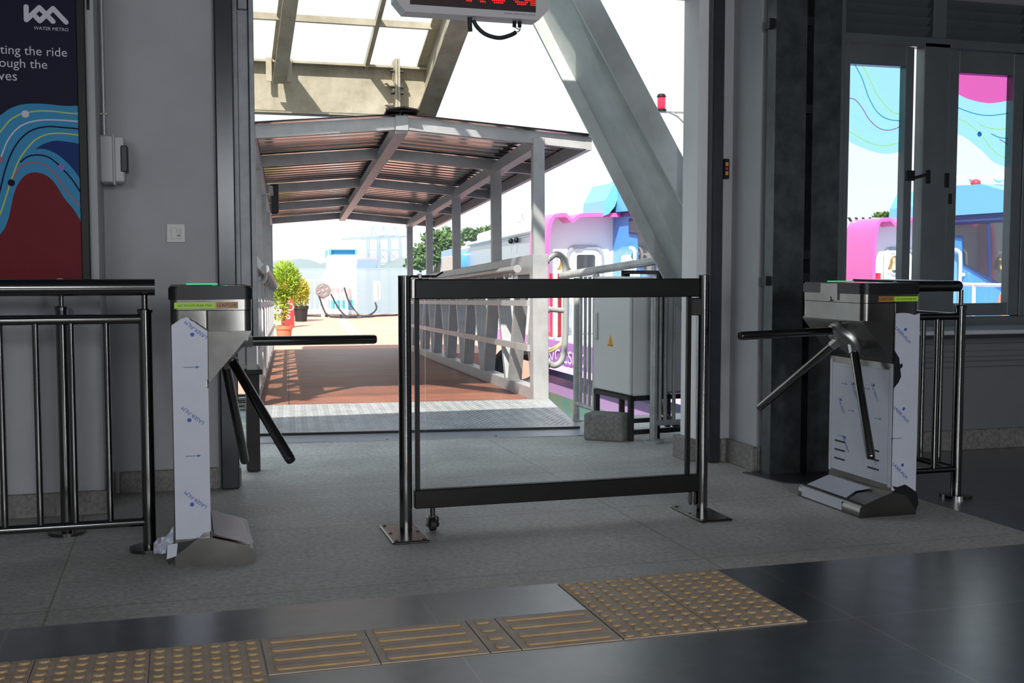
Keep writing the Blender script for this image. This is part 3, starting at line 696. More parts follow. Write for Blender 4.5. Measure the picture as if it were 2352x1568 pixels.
        b = B(); b.prism([(.085, .108), (.055, .098), (.01, .094), (-.012, .06), (-.03, .03), (-.02, .012), (-.004, .03), (.008, .05), (.035, .068)], fr(.007), (0, .002, 0)); obj('torn_flap', b, TORN, t, smooth=False)
        b = B(); g = []
        for i in range(9):
            row = []
            for j in range(6):
                row.append(b.v(P(-.005 - .07 * j / 5, .02 + .05 * math.sin(j * 1.7 + i) * .35 + random.uniform(-.012, .012), .055 + .085 * i / 8 * (1 - .10 * j) + random.uniform(-.008, .008))))
            g.append(row)
        for i in range(8):
            for j in range(5): b.f([g[i][j], g[i][j + 1], g[i + 1][j + 1], g[i + 1][j]])
        obj('crumpled_film', b, FILM, t, smooth=True, ang=20, recalc=False)
        b = B(); b.prism([(-.03, .035), (.005, .045), (.01, .092), (-.025, .088)], fr(.009), (0, .0015, 0)); obj('loose_film', b, FILM, t, smooth=False)
    else:
        fx = lambda y, z: P(.1305, y, z); ex = (sg * -.002, 0, 0)
        b = B(); b.prism([(.028, .135), (.475, .135), (.475, .645), (.028, .645)], fx, ex); fo = obj('protective_film', b, FILM, t, smooth=False)
        b = B(); b.prism([(.003, .125), (.025, .125), (.025, .655), (.003, .655)], fx, ex); obj('film_edge', b, FILM, fo, smooth=False)
        b = B(); b.prism([(.478, .125), (.497, .125), (.497, .66), (.478, .66)], fx, ex); obj('film_edge', b, FILM, fo, smooth=False)
        b = B(); b.prism([(.128, .115), (.12, .112), (.1, .118), (.06, .108), (.04, .114), (.003, .09), (.003, .895), (.03, .888), (.06, .896), (.09, .898), (.126, .896)], fr(.0035), (0, .002, 0)); f2 = obj('side_film', b, FILM, t, smooth=False)
        b = B(); b.prism([(.1285, .735), (.118, .72), (.104, .70), (.10, .672), (.087, .676), (.085, .662), (.097, .652), (.092, .618), (.105, .592), (.124, .572), (.1285, .562)], fr(.0042), (0, .0015, 0)); obj('torn_edge', b, TORN, f2, smooth=False)
        b = B(); nx = (-1, 0, 0)
        for cy, cz in ((.14, .555), (.40, .46), (.30, .545), (.20, .455), (.36, .285), (.14, .265)):
            laser(b, P(.1316, cy - .035, cz - .05), (0, .55, .83), (0, .83, -.55), .085)
            b.disc(P(.131, cy, cz + .012), .006, nx, .0004, 14)
        for cy, cz in ((.40, .55), (.22, .545), (.34, .43), (.13, .42), (.42, .30)): arrow(b, P(.1316, cy, cz), (0, -1, 0), nx, .05)
        obj('film_print', b, BLUEINK, fo, smooth=False)
        b = B()
        for cz in (.80, .45, .20):
            laser(b, P(.128, -.0042, cz + .03), (.72, 0, -.69), (.69, 0, .72), .10); b.disc(P(.075, -.004, cz + .025), .007, (0, -1, 0), .0004, 14)
        arrow(b, P(.08, -.0042, .345), (-1, 0, 0), (0, -1, 0), .06)
        obj('film_print', b, BLUEINK, f2, smooth=False)
        for y0 in (.09, .36):
            for i in range(3):
                z = .185 + .042 * i; b = B(); b.prism([(y0, z), (y0 + .085, z), (y0 + .085, z + .008), (y0, z + .008)], lambda y, zz: P(.1322, y, zz), ex); obj('vent_slot', b, BLACK, t, smooth=False)
        top = lambda x: (.104 - (x - .128) * .328 if x < .262 else .058) + .003
        b = B(); b.prism([(.145, .12), (.20, .16), (.262, .135), (.262, .47), (.145, .47)], lambda x, y: P(x, y, top(x)), (0, 0, .0012))
        b.prism([(.135, .008), (.135, .054), (.47, .054), (.47, .008)], lambda y, z: P(.2905, y, z), ex)
        ff = obj('foot_film', b, FILM, t, smooth=False)
        b = B(); b.ribbon([P(.145, .118, top(.145) + .001), P(.175, .14, top(.175) + .001), P(.20, .158, top(.2) + .001), P(.24, .14, top(.24) + .001), P(.262, .133, top(.262) + .001)], .008, (.3 * -sg, 0, .95), .001); obj('torn_edge', b, TORN, ff, smooth=False)
        b = B(); b.prism([(.126, .135), (.10, .128), (.06, .138), (.03, .12), (.0, .10), (-.012, .05), (.0, .02), (.05, .09), (.1, .10)], fr(.006), (0, .002, 0)); obj('torn_flap', b, TORN, t, smooth=False)
    return t
turnstile(-.031, 1, 'tripod turnstile with film covered column next to the poster wall railing', False)
turnstile(3.128, -1, 'tripod turnstile in front of the galvanised column and window', True)

# ================================================================== GATE
t = thing('glass_gate', 'low glass swing gate with black rails between two steel posts', 'gate', (1.56, 4.55, 0))
for x, y, hh in ((.885, 4.55, 1.062), (2.228, 4.55, 1.062)):
    b = B(); b.cyl((x, y, .01), (x, y, hh), .0265, 28); po = obj('post', b, STEEL, t)
    b = B(); b.lathe([(.0275, hh - .004), (.0275, hh), (.02, hh + .003)], (x, y, 0), 24); obj('cap', b, STEEL, po)
    dx = -.016 if x < 1 else -.018
    b = B(); b.box(x + dx - .075, x + dx + .078, y - .195, y + .13, 0, .010, .006, 1); bp = obj('base_plate', b, STEELB, t)
    for sx in (-.055, .058):
        for sy in (-.17, -.035, .105):
            b = B(); b.lathe([(.008, .010), (.007, .0125), (.003, .0125)], (x + dx + sx, y + sy, 0), 12); obj('screw', b, STEEL, bp)
b = B(); b.box(.925, 2.202, 4.532, 4.568, .967, 1.048, .004); obj('top_bar', b, BLACKST, t)
b = B(); b.box(.920, 2.208, 4.532, 4.568, .099, .177, .004); obj('bottom_bar', b, BLACKST, t)
b = B(); b.box(.926, .944, 4.538, 4.562, .177, .967, .002); obj('stile', b, BLACKST, t)
b = B(); b.box(2.148, 2.166, 4.538, 4.562, .177, .967, .002); obj('stile', b, BLACKST, t)
b = B(); b.box(.970, 2.122, 4.545, 4.555, .165, .975); obj('glass_panel', b, GLASS, t, smooth=False)
b = B(); b.box(2.166, 2.205, 4.537, 4.563, .885, .962, .004); b.box(2.188, 2.212, 4.532, 4.568, .885, .962, .004); obj('hinge', b, STEELB, t)
b = B(); b.cyl((2.183, 4.55, .04), (2.183, 4.55, .10), .016, 16); b.box(2.168, 2.198, 4.535, 4.565, .045, .098, .003); obj('lower_hinge', b, STEELB, t)
b = B(); b.box(.928, .985, 4.54, 4.562, 1.048, 1.056, .002); b.cyl((.905, 4.55, 1.060), (1.02, 4.55, 1.060), .005, 10); b.tube([(1.0, 4.55, 1.058), (1.015, 4.548, 1.06), (1.045, 4.54, 1.078)], .0045, 8); b.box(.94, .955, 4.535, 4.566, 1.05, 1.07, .002); obj('latch_bolt', b, STEEL, t)
b = B(); b.box(.912, .93, 4.54, 4.56, .97, 1.05, .002); obj('strike_plate', b, STEELB, t)
# castor
cx, cy = .998, 4.55
b = B(); b.cyl((cx, cy, .065), (cx, cy, .10), .011, 14); b.cyl((cx, cy, .058), (cx, cy, .07), .006, 10); b.box(cx - .023, cx - .018, cy - .018, cy + .018, .0165, .06, .002); b.box(cx + .018, cx + .023, cy - .018, cy + .018, .0165, .06, .002); b.box(cx - .023, cx + .023, cy - .018, cy + .018, .055, .061, .002); b.cyl((cx - .028, cy, .026), (cx + .028, cy, .026), .006, 12)
ca = obj('castor', b, STEEL, t)
b = B(); b.tube([(cx - .014, cy, .0265), (cx - .011, cy, .0265), (cx + .011, cy, .0265), (cx + .014, cy, .0265)], .026, 24, [.022, .026, .026, .022]); obj('wheel', b, RUBBER, ca)

# ================================================================== LED SIGN
t = thing('led_sign', 'hanging grey LED display board with red scrolling letters over the doorway', 'display sign', (1.44, 5.6, 2.345))
def sq(x, z, y): return Vector((x, y, z))
b = B()
oct_ = [(1.096, 2.352), (1.785, 2.352), (1.835, 2.405), (1.835, 2.575), (1.79, 2.62), (1.096, 2.62), (1.045, 2.57), (1.045, 2.41)]
b.prism(oct_, lambda x, z: sq(x, z, 5.56), (0, .12, 0)); obj('housing', b, LEDH, t, ang=20)
b = B(); b.box(1.118, 1.767, 5.556, 5.5605, 2.388, 2.552); obj('led_panel', b, LEDB, t, smooth=False)
PX = (1.767 - 1.118) / 64
lit = set()
def put(x0, rows):
    n = len(rows)
    for r_, row in enumerate(rows):
        for c_, ch in enumerate(row):
            if ch == '#': lit.add((x0 + c_, 3 + (n - 1 - r_)))
TT = ['.###...', '.###...', '#######', '.###...', '.###...', '.###...', '.###...', '.###.##', '..####.']
OO = ['..#####..', '.#######.', '###...###', '##.....##', '##.....##', '###...###', '.#######.', '..#####..']
KK = ['###....###', '###...###.', '###..###..', '###.###...', '######....', '######....', '#######...', '###.###...', '###..###..', '###...###.', '###....###']
CC = ['..#####..', '.#######.', '###...##.', '##.......', '##.......', '###...##.', '.######..', '..#####..']
CCb = ['..#####..', '.#######.', '###...###', '##.......', '##.......', '###...###', '.#######.', '..#####..']
put(4, TT); put(12, OO); put(28, KK); put(40, OO); put(52, CCb); put(61, ['###'] * 11)
lb, ub = B(), B()
for c_ in range(64):
    for r_ in range(16):
        x, z = 1.118 + PX * (c_ + .5), 2.388 + PX * (r_ + .5); d = .0031
        tgt = lb if (c_, r_) in lit else ub
        if tgt is lb: d = .0037
        tgt.prism([(x + d * math.cos(R(60 * k)), z + d * math.sin(R(60 * k))) for k in range(6)], lambda a, c: sq(a, c, 5.5545), (0, .0012, 0))
obj('lit_dots', lb, REDL, t, smooth=False); obj('unlit_dots', ub, LEDO, t, smooth=False)
b = B(); b.text('PASSION | INNOVATION | ACTION', (1.60, 5.5592, 2.371), (1, 0, 0), (0, 0, 1), width=.165); obj('small_print', b, BLUEINK, t, smooth=False)
for x in (1.25, 1.65): b = B(); b.cyl((x, 5.62, 2.62), (x, 5.62, 2.72), .012); obj('hanger', b, GALVD, t)
for x in (1.672, 1.700): b = B(); b.cyl((x, 5.62, 2.352), (x, 5.62, 2.322), .010, 10); obj('cable_gland', b, BLACK, t)
c0 = [ony(x, y, 5.62) for x, y in ((1087, 46), (1096, 62), (1116, 79), (1146, 87), (1172, 81), (1185, 74))]
b = B(); b.tube(catmull([ony(x, y, 5.605) for x, y in ((1079, 38), (1079, 56), (1080, 72))], 3), .012, 12); b.tube(catmull(c0, 6), .0105, 12); obj('cable_sleeve', b, CORD, t)
b = B()
for xx, px in ((1.672, 1186), (1.700, 1184)): b.tube(catmull([ony(1183, 75, 5.62), ony(1194, 70, 5.62), (xx, 5.62, 2.322)], 4), .0022, 6)
obj('wire', b, CORD, t)

# ================================================================== OUTSIDE: quay, threshold, gangway
b = B(); b.box(-3.4, 7.6, 5.95, 7.35, -1.6, -.004); b.box(2.6, 7.6, 7.35, 7.75, -1.6, -.004); b.box(-3.4, .45, 7.35, 7.75, -1.6, -.004)
struct('ground_quay', b, brick_mat('quay_granite', (.66, .645, .60), (.63, .615, .575), (.46, .415, .35), 2.305, .93, 0, (-.42, 3.82), .6, 45, .005, bump=.15), smooth=False)
ga, gp = R(5.2), R(1.72)
GO = Vector((1.73, 8.95, 0)); GU = Vector((math.cos(ga), -math.sin(ga), 0)); GV = Vector((math.sin(ga) * math.cos(gp), math.cos(ga) * math.cos(gp), -math.sin(gp))); GW = GU.cross(GV)
GM = Matrix(((GU.x, GV.x, GW.x, GO.x), (GU.y, GV.y, GW.y, GO.y), (GU.z, GV.z, GW.z, GO.z), (0, 0, 0, 1)))
# flat frame of the same heading (no slope) for the ramp plate
PM = Matrix(((GU.x, math.sin(ga), 0, GO.x), (GU.y, math.cos(ga), 0, GO.y), (0, 0, 1, 0), (0, 0, 0, 1)))
t = thing('threshold_strip', 'flat aluminium threshold strip on the floor before the ramp plate', 'threshold strip', m=PM @ Matrix.Translation((0, -1.85, 0)))
b = B(PM); b.prism([(-1.13, -1.92), (1.07, -2.0), (1.07, -1.69), (-1.13, -1.61)], lambda u, v: (u, v, -.0038), (0, 0, .0068)); obj('plate', b, ALUL, t, smooth=False)
for u in (-1.0, -.3, .4, 1.0): b = B(PM); b.lathe([(.012, .004), (.008, .009), (.002, .009)], (u, -1.93, 0), 10); obj('rivet', b, STEELB, t)
t = thing('ramp_plate', 'silver chequer plate ramp leading onto the gangway', 'ramp plate', m=PM @ Matrix.Translation((0, -.8, 0)))
b = B(PM)
th = lambda v: .055 if v > -.9 else .055 - .0
b.prism([(-1.11, -1.62), (1.02, -1.70), (1.18, -.095), (-1.165, -.095)], lambda u, v: (u, v, .008 + (v + 1.62) * .0), (0, 0, .010)); obj('plate', b, CHEQ, t, smooth=False)
b = B(PM); n_ = 0
for i in range(-26, 27):
    for j in range(40):
        u, v = i * .042 + (.021 if j % 2 else 0), -1.59 + j * .041
        lim = 1.0 + (v + 1.7) / 1.72 * .17
        if abs(u) > lim - .02 or v > -.115: continue
        a = R(45 if (i + j) % 2 else -45); ca_, sa_ = math.cos(a), math.sin(a); L_, w_ = .0165, .005
        q = [b.v((u + ca_ * L_, v + sa_ * L_, .018)), b.v((u - sa_ * w_, v + ca_ * w_, .018)), b.v((u - ca_ * L_, v - sa_ * L_, .018)), b.v((u + sa_ * w_, v - ca_ * w_, .018))]
        r_ = b.v((u + ca_ * L_ * .3, v + sa_ * L_ * .3, .0215)), b.v((u - ca_ * L_ * .3, v - sa_ * L_ * .3, .0215))
        b.f([q[0], q[1], r_[0]]); b.f([q[1], q[2], r_[1]]); b.f([q[1], r_[1], r_[0]]); b.f([q[2], q[3], r_[1]]); b.f([q[3], q[0], r_[0]]); b.f([q[3], r_[0], r_[1]])
obj('tread_lugs', b, CHEQ, t, smooth=False)
b = B(PM); b.prism([(-1.11, -1.637), (1.02, -1.717), (1.02, -1.702), (-1.11, -1.622)], lambda u, v: (u, v, .0035), (0, 0, .0148)); obj('edge_shadow', b, RUBBER, t, smooth=False)  # black strip paints the shadow line at the plate's front edge

gw = thing('gangway', 'covered aluminium gangway with lattice side trusses and brown decking', 'gangway', m=GM)
b = B(GM); b.box(-1.145, 1.055, -.09, 10.6, -.10, 0); obj('deck', b, WOOD, gw, smooth=False)
VF = (0.0, 1.90, 4.58, 7.25, 9.93)
for sg in (1, -1):
    CU, HWD, HRU, MRU = (1.12, .06, .965, 1.045) if sg > 0 else (-1.19, .042, -1.085, -1.135)
    b = B(GM); b.box(CU - HWD - .004, CU + HWD + .004, -.09, .05, -.02, 1.20, .004); obj('end_post', b, GWY, gw)
    b = B(GM); b.box(CU - HWD, CU + HWD, 10.2, 10.32, -.02, 1.2, .004); obj('end_post', b, GWY, gw)
    b = B(GM); b.box(CU - HWD, CU + HWD, .05, 10.2, 1.04, 1.20, .004); obj('top_chord', b, GWY, gw)
    b = B(GM); b.box(CU - HWD, CU + HWD, .05, 10.2, -.02, .10, .004); obj('bottom_chord', b, GWY, gw)
    for z0, z1 in ((.775, .825), (.40, .455)): b = B(GM); b.box(MRU - .012, MRU + .012, .05, 10.2, z0, z1); obj('mid_rail', b, GWY, gw)
    k = 0; v = .62
    while v < 10.0:
        b = B(GM); b.beam((CU, v, 1.05), (CU, v + .40, .09), .115, .07, (0, 1, .4)); obj('lattice_diagonal', b, GWY, gw)
        b = B(GM); b.beam((CU, v + .56, .09), (CU, v + 1.02, 1.05), .115, .07, (0, 1, -.4)); obj('lattice_diagonal', b, GWY, gw); v += 1.36
    b = B(GM); b.beam((CU, .02, .85), (CU, .20, .45), .1, .06, (0, 1, .4)); b.beam((CU, .20, .45), (CU, .06, .1), .1, .05, (0, 1, -.4)); obj('lattice_diagonal', b, GWY, gw)
    for v in VF:
        b = B(GM); b.box(CU - .047, CU + .047, v - .05, v + .05, 1.20, 2.15, .003); obj('roof_post', b, GWY, gw)
    b = B(GM); b.box(CU - .05, CU + .05, .05, 10.05, 2.06, 2.16); obj('eaves_beam', b, GWY, gw)
    # handrail on brackets
    b = B(GM); b.cyl((HRU, .12, 1.085), (HRU, 10.2, 1.085), .028, 16); b.cyl((HRU, .10, 1.085), (HRU, .125, 1.085), .034, 16); hr = obj('handrail', b, GWY, gw)
    v = .30
    while v < 10:
        b = B(GM); b.tube(catmull([(HRU, v, 1.06), (HRU + sg * .003, v, 1.01), (HRU + sg * .03, v, .985), (CU - sg * .045, v, .985)], 4), .011, 8); obj('bracket', b, GWY, hr); v += 1.34 if v > .5 else .36
for v in VF:
    for sg in (1, -1):
        b = B(GM); b.beam((0, v, 2.245), (sg * 1.56, v, 2.115), .075, .10, (0, 0, 1)); obj('rafter', b, GWY, gw)
b = B(GM); b.box(-.05, .05, -.02, 10.05, 2.165, 2.255); obj('ridge_beam', b, GWY, gw)
b = B(GM); b.box(-.05, .05, -.055, -.02, 2.185, 2.30); obj('ridge_end_block', b, GWY, gw)
for sg in (1, -1):
    b = B(GM); b.beam((sg * 1.545, -.04, 2.115), (sg * 1.545, 10.0, 2.115), .05, .11); obj('edge_purlin', b, GWY, gw)
    # ribbed roof sheet
    b = B(GM); prof = []; v = -.09
    while v < 10.12: prof += [(v, 0), (v + .12, 0), (v + .14, .026), (v + .2, .026), (v + .22, 0)]; v += .22
    A = [b.v((sg * .01, p, 2.305 + z)) for p, z in prof]; C = [b.v((sg * 1.60, p, 2.175 + z)) for p, z in prof]
    for i in range(len(prof) - 1): b.f([A[i], A[i + 1], C[i + 1], C[i]])
    A2 = [b.v((sg * .01, p, 2.310 + z)) for p, z in prof]; C2_ = [b.v((sg * 1.60, p, 2.180 + z)) for p, z in prof]
    for i in range(len(prof) - 1): b.f([A2[i], C2_[i], C2_[i + 1], A2[i + 1]])
    obj('roof_sheet', b, SHEET, gw, smooth=False, recalc=False)
b = B(GM); b.beam((-.115, -.06, 2.333), (0, -.06, 2.35), .2, .012); b.beam((.0, -.06, 2.35), (.115, -.06, 2.333), .2, .012); b.box(-.13, .13, -.11, 10.1, 2.322, 2.336); obj('ridge_cap', b, BLACKST, gw)
pts = [(1.185, 1.155), (1.26, 1.20), (1.318, 1.165), (1.34, 1.05), (1.34, .80), (1.33, .45), (1.30, .325), (1.24, .285), (1.185, .315)]
b = B(GM); b.tube(catmull([(u, -.05, z) for u, z in pts], 6), .026, 14); b.cyl((1.185, -.05, .75), (1.335, -.05, .735), .022, 12); hl = obj('grab_loop', b, mat('grab_rail_paint', (.27, .28, .27), .35), gw)
for z in (1.155, .75, .315): b = B(GM); b.cyl((1.178, -.05, z), (1.197, -.05, z), .036, 14); obj('weld_collar', b, GWY, hl)
t = thing('gangway_speaker', 'small black box fixed to the gangway roof posts on the left', 'speaker', m=GM @ Matrix.Translation((-1.05, 3.0, 1.9)))
b = B(GM); b.box(-1.07, -.99, 2.7, 2.95, 1.72, 2.02, .01); obj('body', b, BLACK, t)
b = B(GM); b.box(-1.075, -1.04, 1.95, 2.7, 1.9, 1.93); obj('bracket', b, GWY, t)

# ---- canopy above the gangway
cn = thing('glass_canopy', 'frosted glass canopy on weathered galvanised beams above the gangway', 'canopy', (1.2, 9.6, 2.37))
SL = .433; zc = lambda Y: 2.80 + SL * (9.6 - Y); YT = 6.2
b = B(); b.ibeam((-1.8, 9.6, 2.575), (2.06, 9.6, 2.575), .41, .16, (0, 0, 1), .018, .012); obj('eaves_beam', b, GALVY, cn, smooth=False)
b = B(); b.ibeam((2.06, 9.68, 2.545), (2.06, YT, zc(YT) - .22), .36, .17, (0, SL, 1), .018, .012); obj('end_beam', b, GALVY, cn, smooth=False)
for x in (.82, -1.0):
    b = B(); b.ibeam((x, 9.52, zc(9.52) - .14), (x, YT, zc(YT) - .14), .22, .11, (0, SL, 1), .012, .01); obj('purlin', b, GALVY, cn, smooth=False)
    b = B(); b.box(x - .105, x - .06, 9.50, 9.52, 2.61, 2.80); b.box(x + .06, x + .105, 9.50, 9.52, 2.61, 2.80); obj('cleat', b, GALVY, cn, smooth=False)
for x in (1.55,): b = B(); b.beam((x, 9.62, zc(9.62) - .02), (x, YT, zc(YT) - .02), .035, .06); obj('glazing_bar', b, GALVY, cn, smooth=False)
for Y in (9.03, 8.0): b = B(); b.beam((-1.8, Y, zc(Y) - .02), (2.0, Y, zc(Y) - .02), .045, .05); obj('glazing_bar', b, GALVY, cn, smooth=False)
for x0, x1 in ((-1.8, .80), (.84, 1.54), (1.56, 1.99)):
    for y0, y1 in ((9.62, 9.04), (9.02, 8.01), (7.99, YT)):
        b = B(); vs = [b.v((x0, y0, zc(y0) + .012)), b.v((x1, y0, zc(y0) + .012)), b.v((x1, y1, zc(y1) + .012)), b.v((x0, y1, zc(y1) + .012))]; b.f(vs); g = bmesh.ops.extrude_face_region(b.bm, geom=b.bm.faces[:]); bmesh.ops.translate(b.bm, vec=(0, 0, .008), verts=[q for q in g['geom'] if isinstance(q, bmesh.types.BMVert)])
        obj('glass_pane', b, FROST, cn, smooth=False)
b = B(); b.box(1.768, 1.785, 9.42, 9.60, 2.365, 2.83); b.box(1.79, 1.807, 9.42, 9.60, 2.365, 2.83)
sp_ = obj('splice_plate', b, GALVY, cn, smooth=False)
for z in (2.48, 2.66):
    b = B(); b.prism([(1.768, z), (1.70, z - .02), (1.768, z - .05)], lambda x, zz: (x, 9.53, zz), (0, .05, 0)); obj('stiffener', b, GALVY, sp_, smooth=False)
    b = B(); b.prism([(1.807, z), (1.875, z - .02), (1.807, z - .05)], lambda x, zz: (x, 9.53, zz), (0, .05, 0)); obj('stiffener', b, GALVY, sp_, smooth=False)
for z in (2.42, 2.55, 2.60, 2.73): b = B(); b.cyl((1.735, 9.46, z), (1.84, 9.46, z), .013, 6); obj('bolt', b, STEELB, sp_)
# ---- big leaning I-beam
t = thing('leaning_beam', 'large grey green steel beam leaning behind the right door jamb', 'beam', (3.6, 6.25, 0))
def slant(x, z, y): return (x, y, z)
def lean(x_top, z_top, k, w, y0, y1):
    b = B(); zt, zb = 3.3, 0.02
    xl = lambda z: x_top + (z_top - z) * k
    b.prism([(xl(zt), zt), (xl(zt) + w, zt), (xl(zb) + w, zb), (xl(zb), zb)], lambda x, z: (x, y0, z), (0, y1 - y0, 0)); return b
obj('near_flange', lean(2.146, 2.585, .60, .165, 6.05, 6.07), DIAG, t, smooth=False)
obj('far_flange', lean(2.035, 2.52, .565, .165, 6.43, 6.45), DIAG, t, smooth=False)
b = B(); zt, zb = 3.3, .02
n0 = lambda z: Vector((2.146 + (2.585 - z) * .60 + .083, 6.07, z)); f0 = lambda z: Vector((2.035 + (2.52 - z) * .565 + .083, 6.43, z))
w_ = Vector((.014, 0, 0)); q = [b.v(p) for p in (n0(zt), n0(zb), f0(zb), f0(zt), n0(zt) + w_, n0(zb) + w_, f0(zb) + w_, f0(zt) + w_)]
for i in ((0, 1, 2, 3), (7, 6, 5, 4), (0, 4, 5, 1), (1, 5, 6, 2), (2, 6, 7, 3), (3, 7, 4, 0)): b.f([q[j] for j in i])
obj('web', b, DIAG, t, smooth=False)
b = B(); b.box(3.3, 3.95, 5.98, 6.5, -.004, .02); obj('foot_plate', b, DIAG, t, smooth=False)

# ---- electrical cabinets on a black stand, block, outdoor railing
CA = Matrix.Translation((2.71, 6.55, 0)) @ Matrix.Rotation(R(7), 4, 'Z')      # local +Y runs along the front, away
t = thing('electrical_cabinet', 'pale grey electrical cabinet with orange warning triangle on a black stand', 'cabinet', m=CA)
b = B(CA); b.box(.02, .165, .0, .50, .285, 1.035, .008); obj('body', b, PLASTG, t)
b = B(CA); b.box(-.004, .018, .006, .494, .292, 1.03, .006); dr = obj('door', b, PLASTG, t)
b = B(CA); b.box(-.022, -.004, .43, .465, .62, .80, .006); obj('handle', b, PLASTG, dr)
b = B(CA); b.prism([(.215, .585), (.30, .585), (.2575, .662)], lambda y, z: (-.0048, y, z), (.0008, 0, 0)); wt = obj('warning_triangle', b, WARN, dr, smooth=False)
b = B(CA); b.prism([(.262, .643), (.2545, .622), (.259, .622), (.253, .598), (.2565, .615), (.252, .615)][::1], lambda y, z: (-.0056, y, z), (.0006, 0, 0)); b.ribbon([CA @ Vector((-.0052, y, z)) for y, z in ((.0, 0),)] * 0 or [CA.inverted() @ CA @ Vector((-.0052, .225, .592)), Vector((-.0052, .29, .592))], .004, (-1, 0, 0)); obj('triangle_print', b, INK, dr, smooth=False)
t2 = thing('cabinet_stand', 'black steel frame stand carrying the two grey cabinets', 'stand', m=CA @ Matrix.Translation((.2, .25, 0)))
for x, y in ((.0, .02), (.0, .48), (.19, .02), (.19, .48), (.55, .02), (.55, .48)):
    b = B(CA); b.box(x, x + .03, y - .015, y + .015, 0, .26); obj('leg', b, BLACKST, t2)
b = B(CA); b.box(0, .60, 0, .035, .255, .283); b.box(0, .60, .465, .50, .255, .283); b.box(0, .035, 0, .50, .255, .283); b.box(.19, .22, 0, .5, .255, .283); b.box(.56, .60, 0, .5, .255, .283); obj('top_frame', b, BLACKST, t2, smooth=False)
for y in (.02, .48): b = B(CA); b.box(.205, .25, y - .02, y + .02, .283, 1.075); obj('upright', b, BLACKST, t2)
b = B(CA); b.box(.205, .62, 0, .04, 1.035, 1.075); b.box(.205, .25, 0, .5, 1.05, 1.075); obj('head_rail', b, BLACKST, t2, smooth=False)
b = B(CA); b.box(.02, .60, .005, .03, .04, .07); b.box(.02, .60, .47, .495, .04, .07); obj('foot_rail', b, BLACKST, t2, smooth=False)
t3 = thing('electrical_cabinet', 'grey cabinet behind the outdoor steel bars, right of the warning triangle cabinet', 'cabinet', m=CA @ Matrix.Translation((.42, .2, .285)))
b = B(CA); b.box(.262, .52, .03, .46, .285, 1.03, .008); obj('body', b, PLASTG, t3)
b = B(CA); b.box(.275, .51, .012, .029, .30, 1.02, .005); obj('door', b, PLASTG, t3)
t = thing('power_cable', 'thick black cable drooping below the grey cabinets', 'cable', (2.95, 6.7, 0))
b = B(CA); b.tube(catmull([(.30, .15, .30), (.30, .12, .18), (.36, .06, .08), (.50, .02, .03), (.68, -.04, .022)], 6), .016, 10); obj('cord', b, CORD, t)
b = B(); k_ = Matrix.Translation((2.612, 6.70, .083)) @ Matrix.Rotation(R(-40), 4, 'Z'); b.m = k_
b.box(-.13, .13, -.085, .085, -.087, .085, .016, 3)
blk = obj('concrete_block', b, CONC); tag(blk, 'rough grey concrete block on the floor in front of the cabinet', 'block')
t = thing('quay_railing', 'weathered steel railing with sloping handrail beside the gangway', 'railing', (2.64, 7.53, 0))
A0, A1 = Vector((2.71, 7.55, 0)), Vector((2.715, 7.18, 0))
b = B(); b.cyl(A0 + Vector((0, 0, 0)), A0 + Vector((0, 0, 1.02)), .024, 16); obj('post', b, GALV, t)
b = B(); b.lathe([(.05, -.004), (.05, .012), (.026, .014)], A0, 20); obj('base_flange', b, GALV, t)
b = B(); b.cyl(A1, A1 + Vector((0, 0, 1.05)), .024, 16); obj('post', b, GALV, t)
b = B(); b.cyl((2.632, 7.65, 1.035), (2.93, 6.45, 1.150), .027, 16); obj('handrail', b, GALV, t)
b = B(); b.cyl(A0 + Vector((0, 0, .125)), A1 + Vector((0, 0, .125)), .017, 12); obj('lower_rail', b, GALV, t)
for u in (.22, .45, .68): p = A0.lerp(A1, u); b = B(); b.cyl(p + Vector((0, 0, .125)), p + Vector((0, 0, 1.03)), .012, 12); obj('baluster', b, GALV, t)
t = thing('quay_railing', 'steel railing section between grey cabinet and white door reveal', 'railing', (2.842, 6.49, 0))
p0, p1 = Vector((2.842, 6.49, 0)), Vector((3.9, 6.50, 0))
for p in (p0, p1):
    b = B(); b.cyl(p, p + Vector((0, 0, 1.0)), .024, 16); obj('post', b, GALV, t)
    b = B(); b.lathe([(.068, -.004), (.068, .014), (.03, .018)], p, 24); obj('base_flange', b, GALV, t)
b = B(); b.cyl(p0 + Vector((-.03, 0, 1.0)), p1 + Vector((0, 0, 1.0)), .026, 16); obj('handrail', b, GALV, t)
b = B(); b.cyl(p0 + Vector((0, 0, .12)), p1 + Vector((0, 0, .12)), .018, 12); obj('lower_rail', b, GALV, t)
for x in (2.915, 2.95, 3.01, 3.09, 3.2, 3.32, 3.44, 3.56, 3.68): b = B(); b.cyl((x - .03, 6.491, .12), (x - .03, 6.491, 1.0), .012, 12); obj('baluster', b, GALV, t)

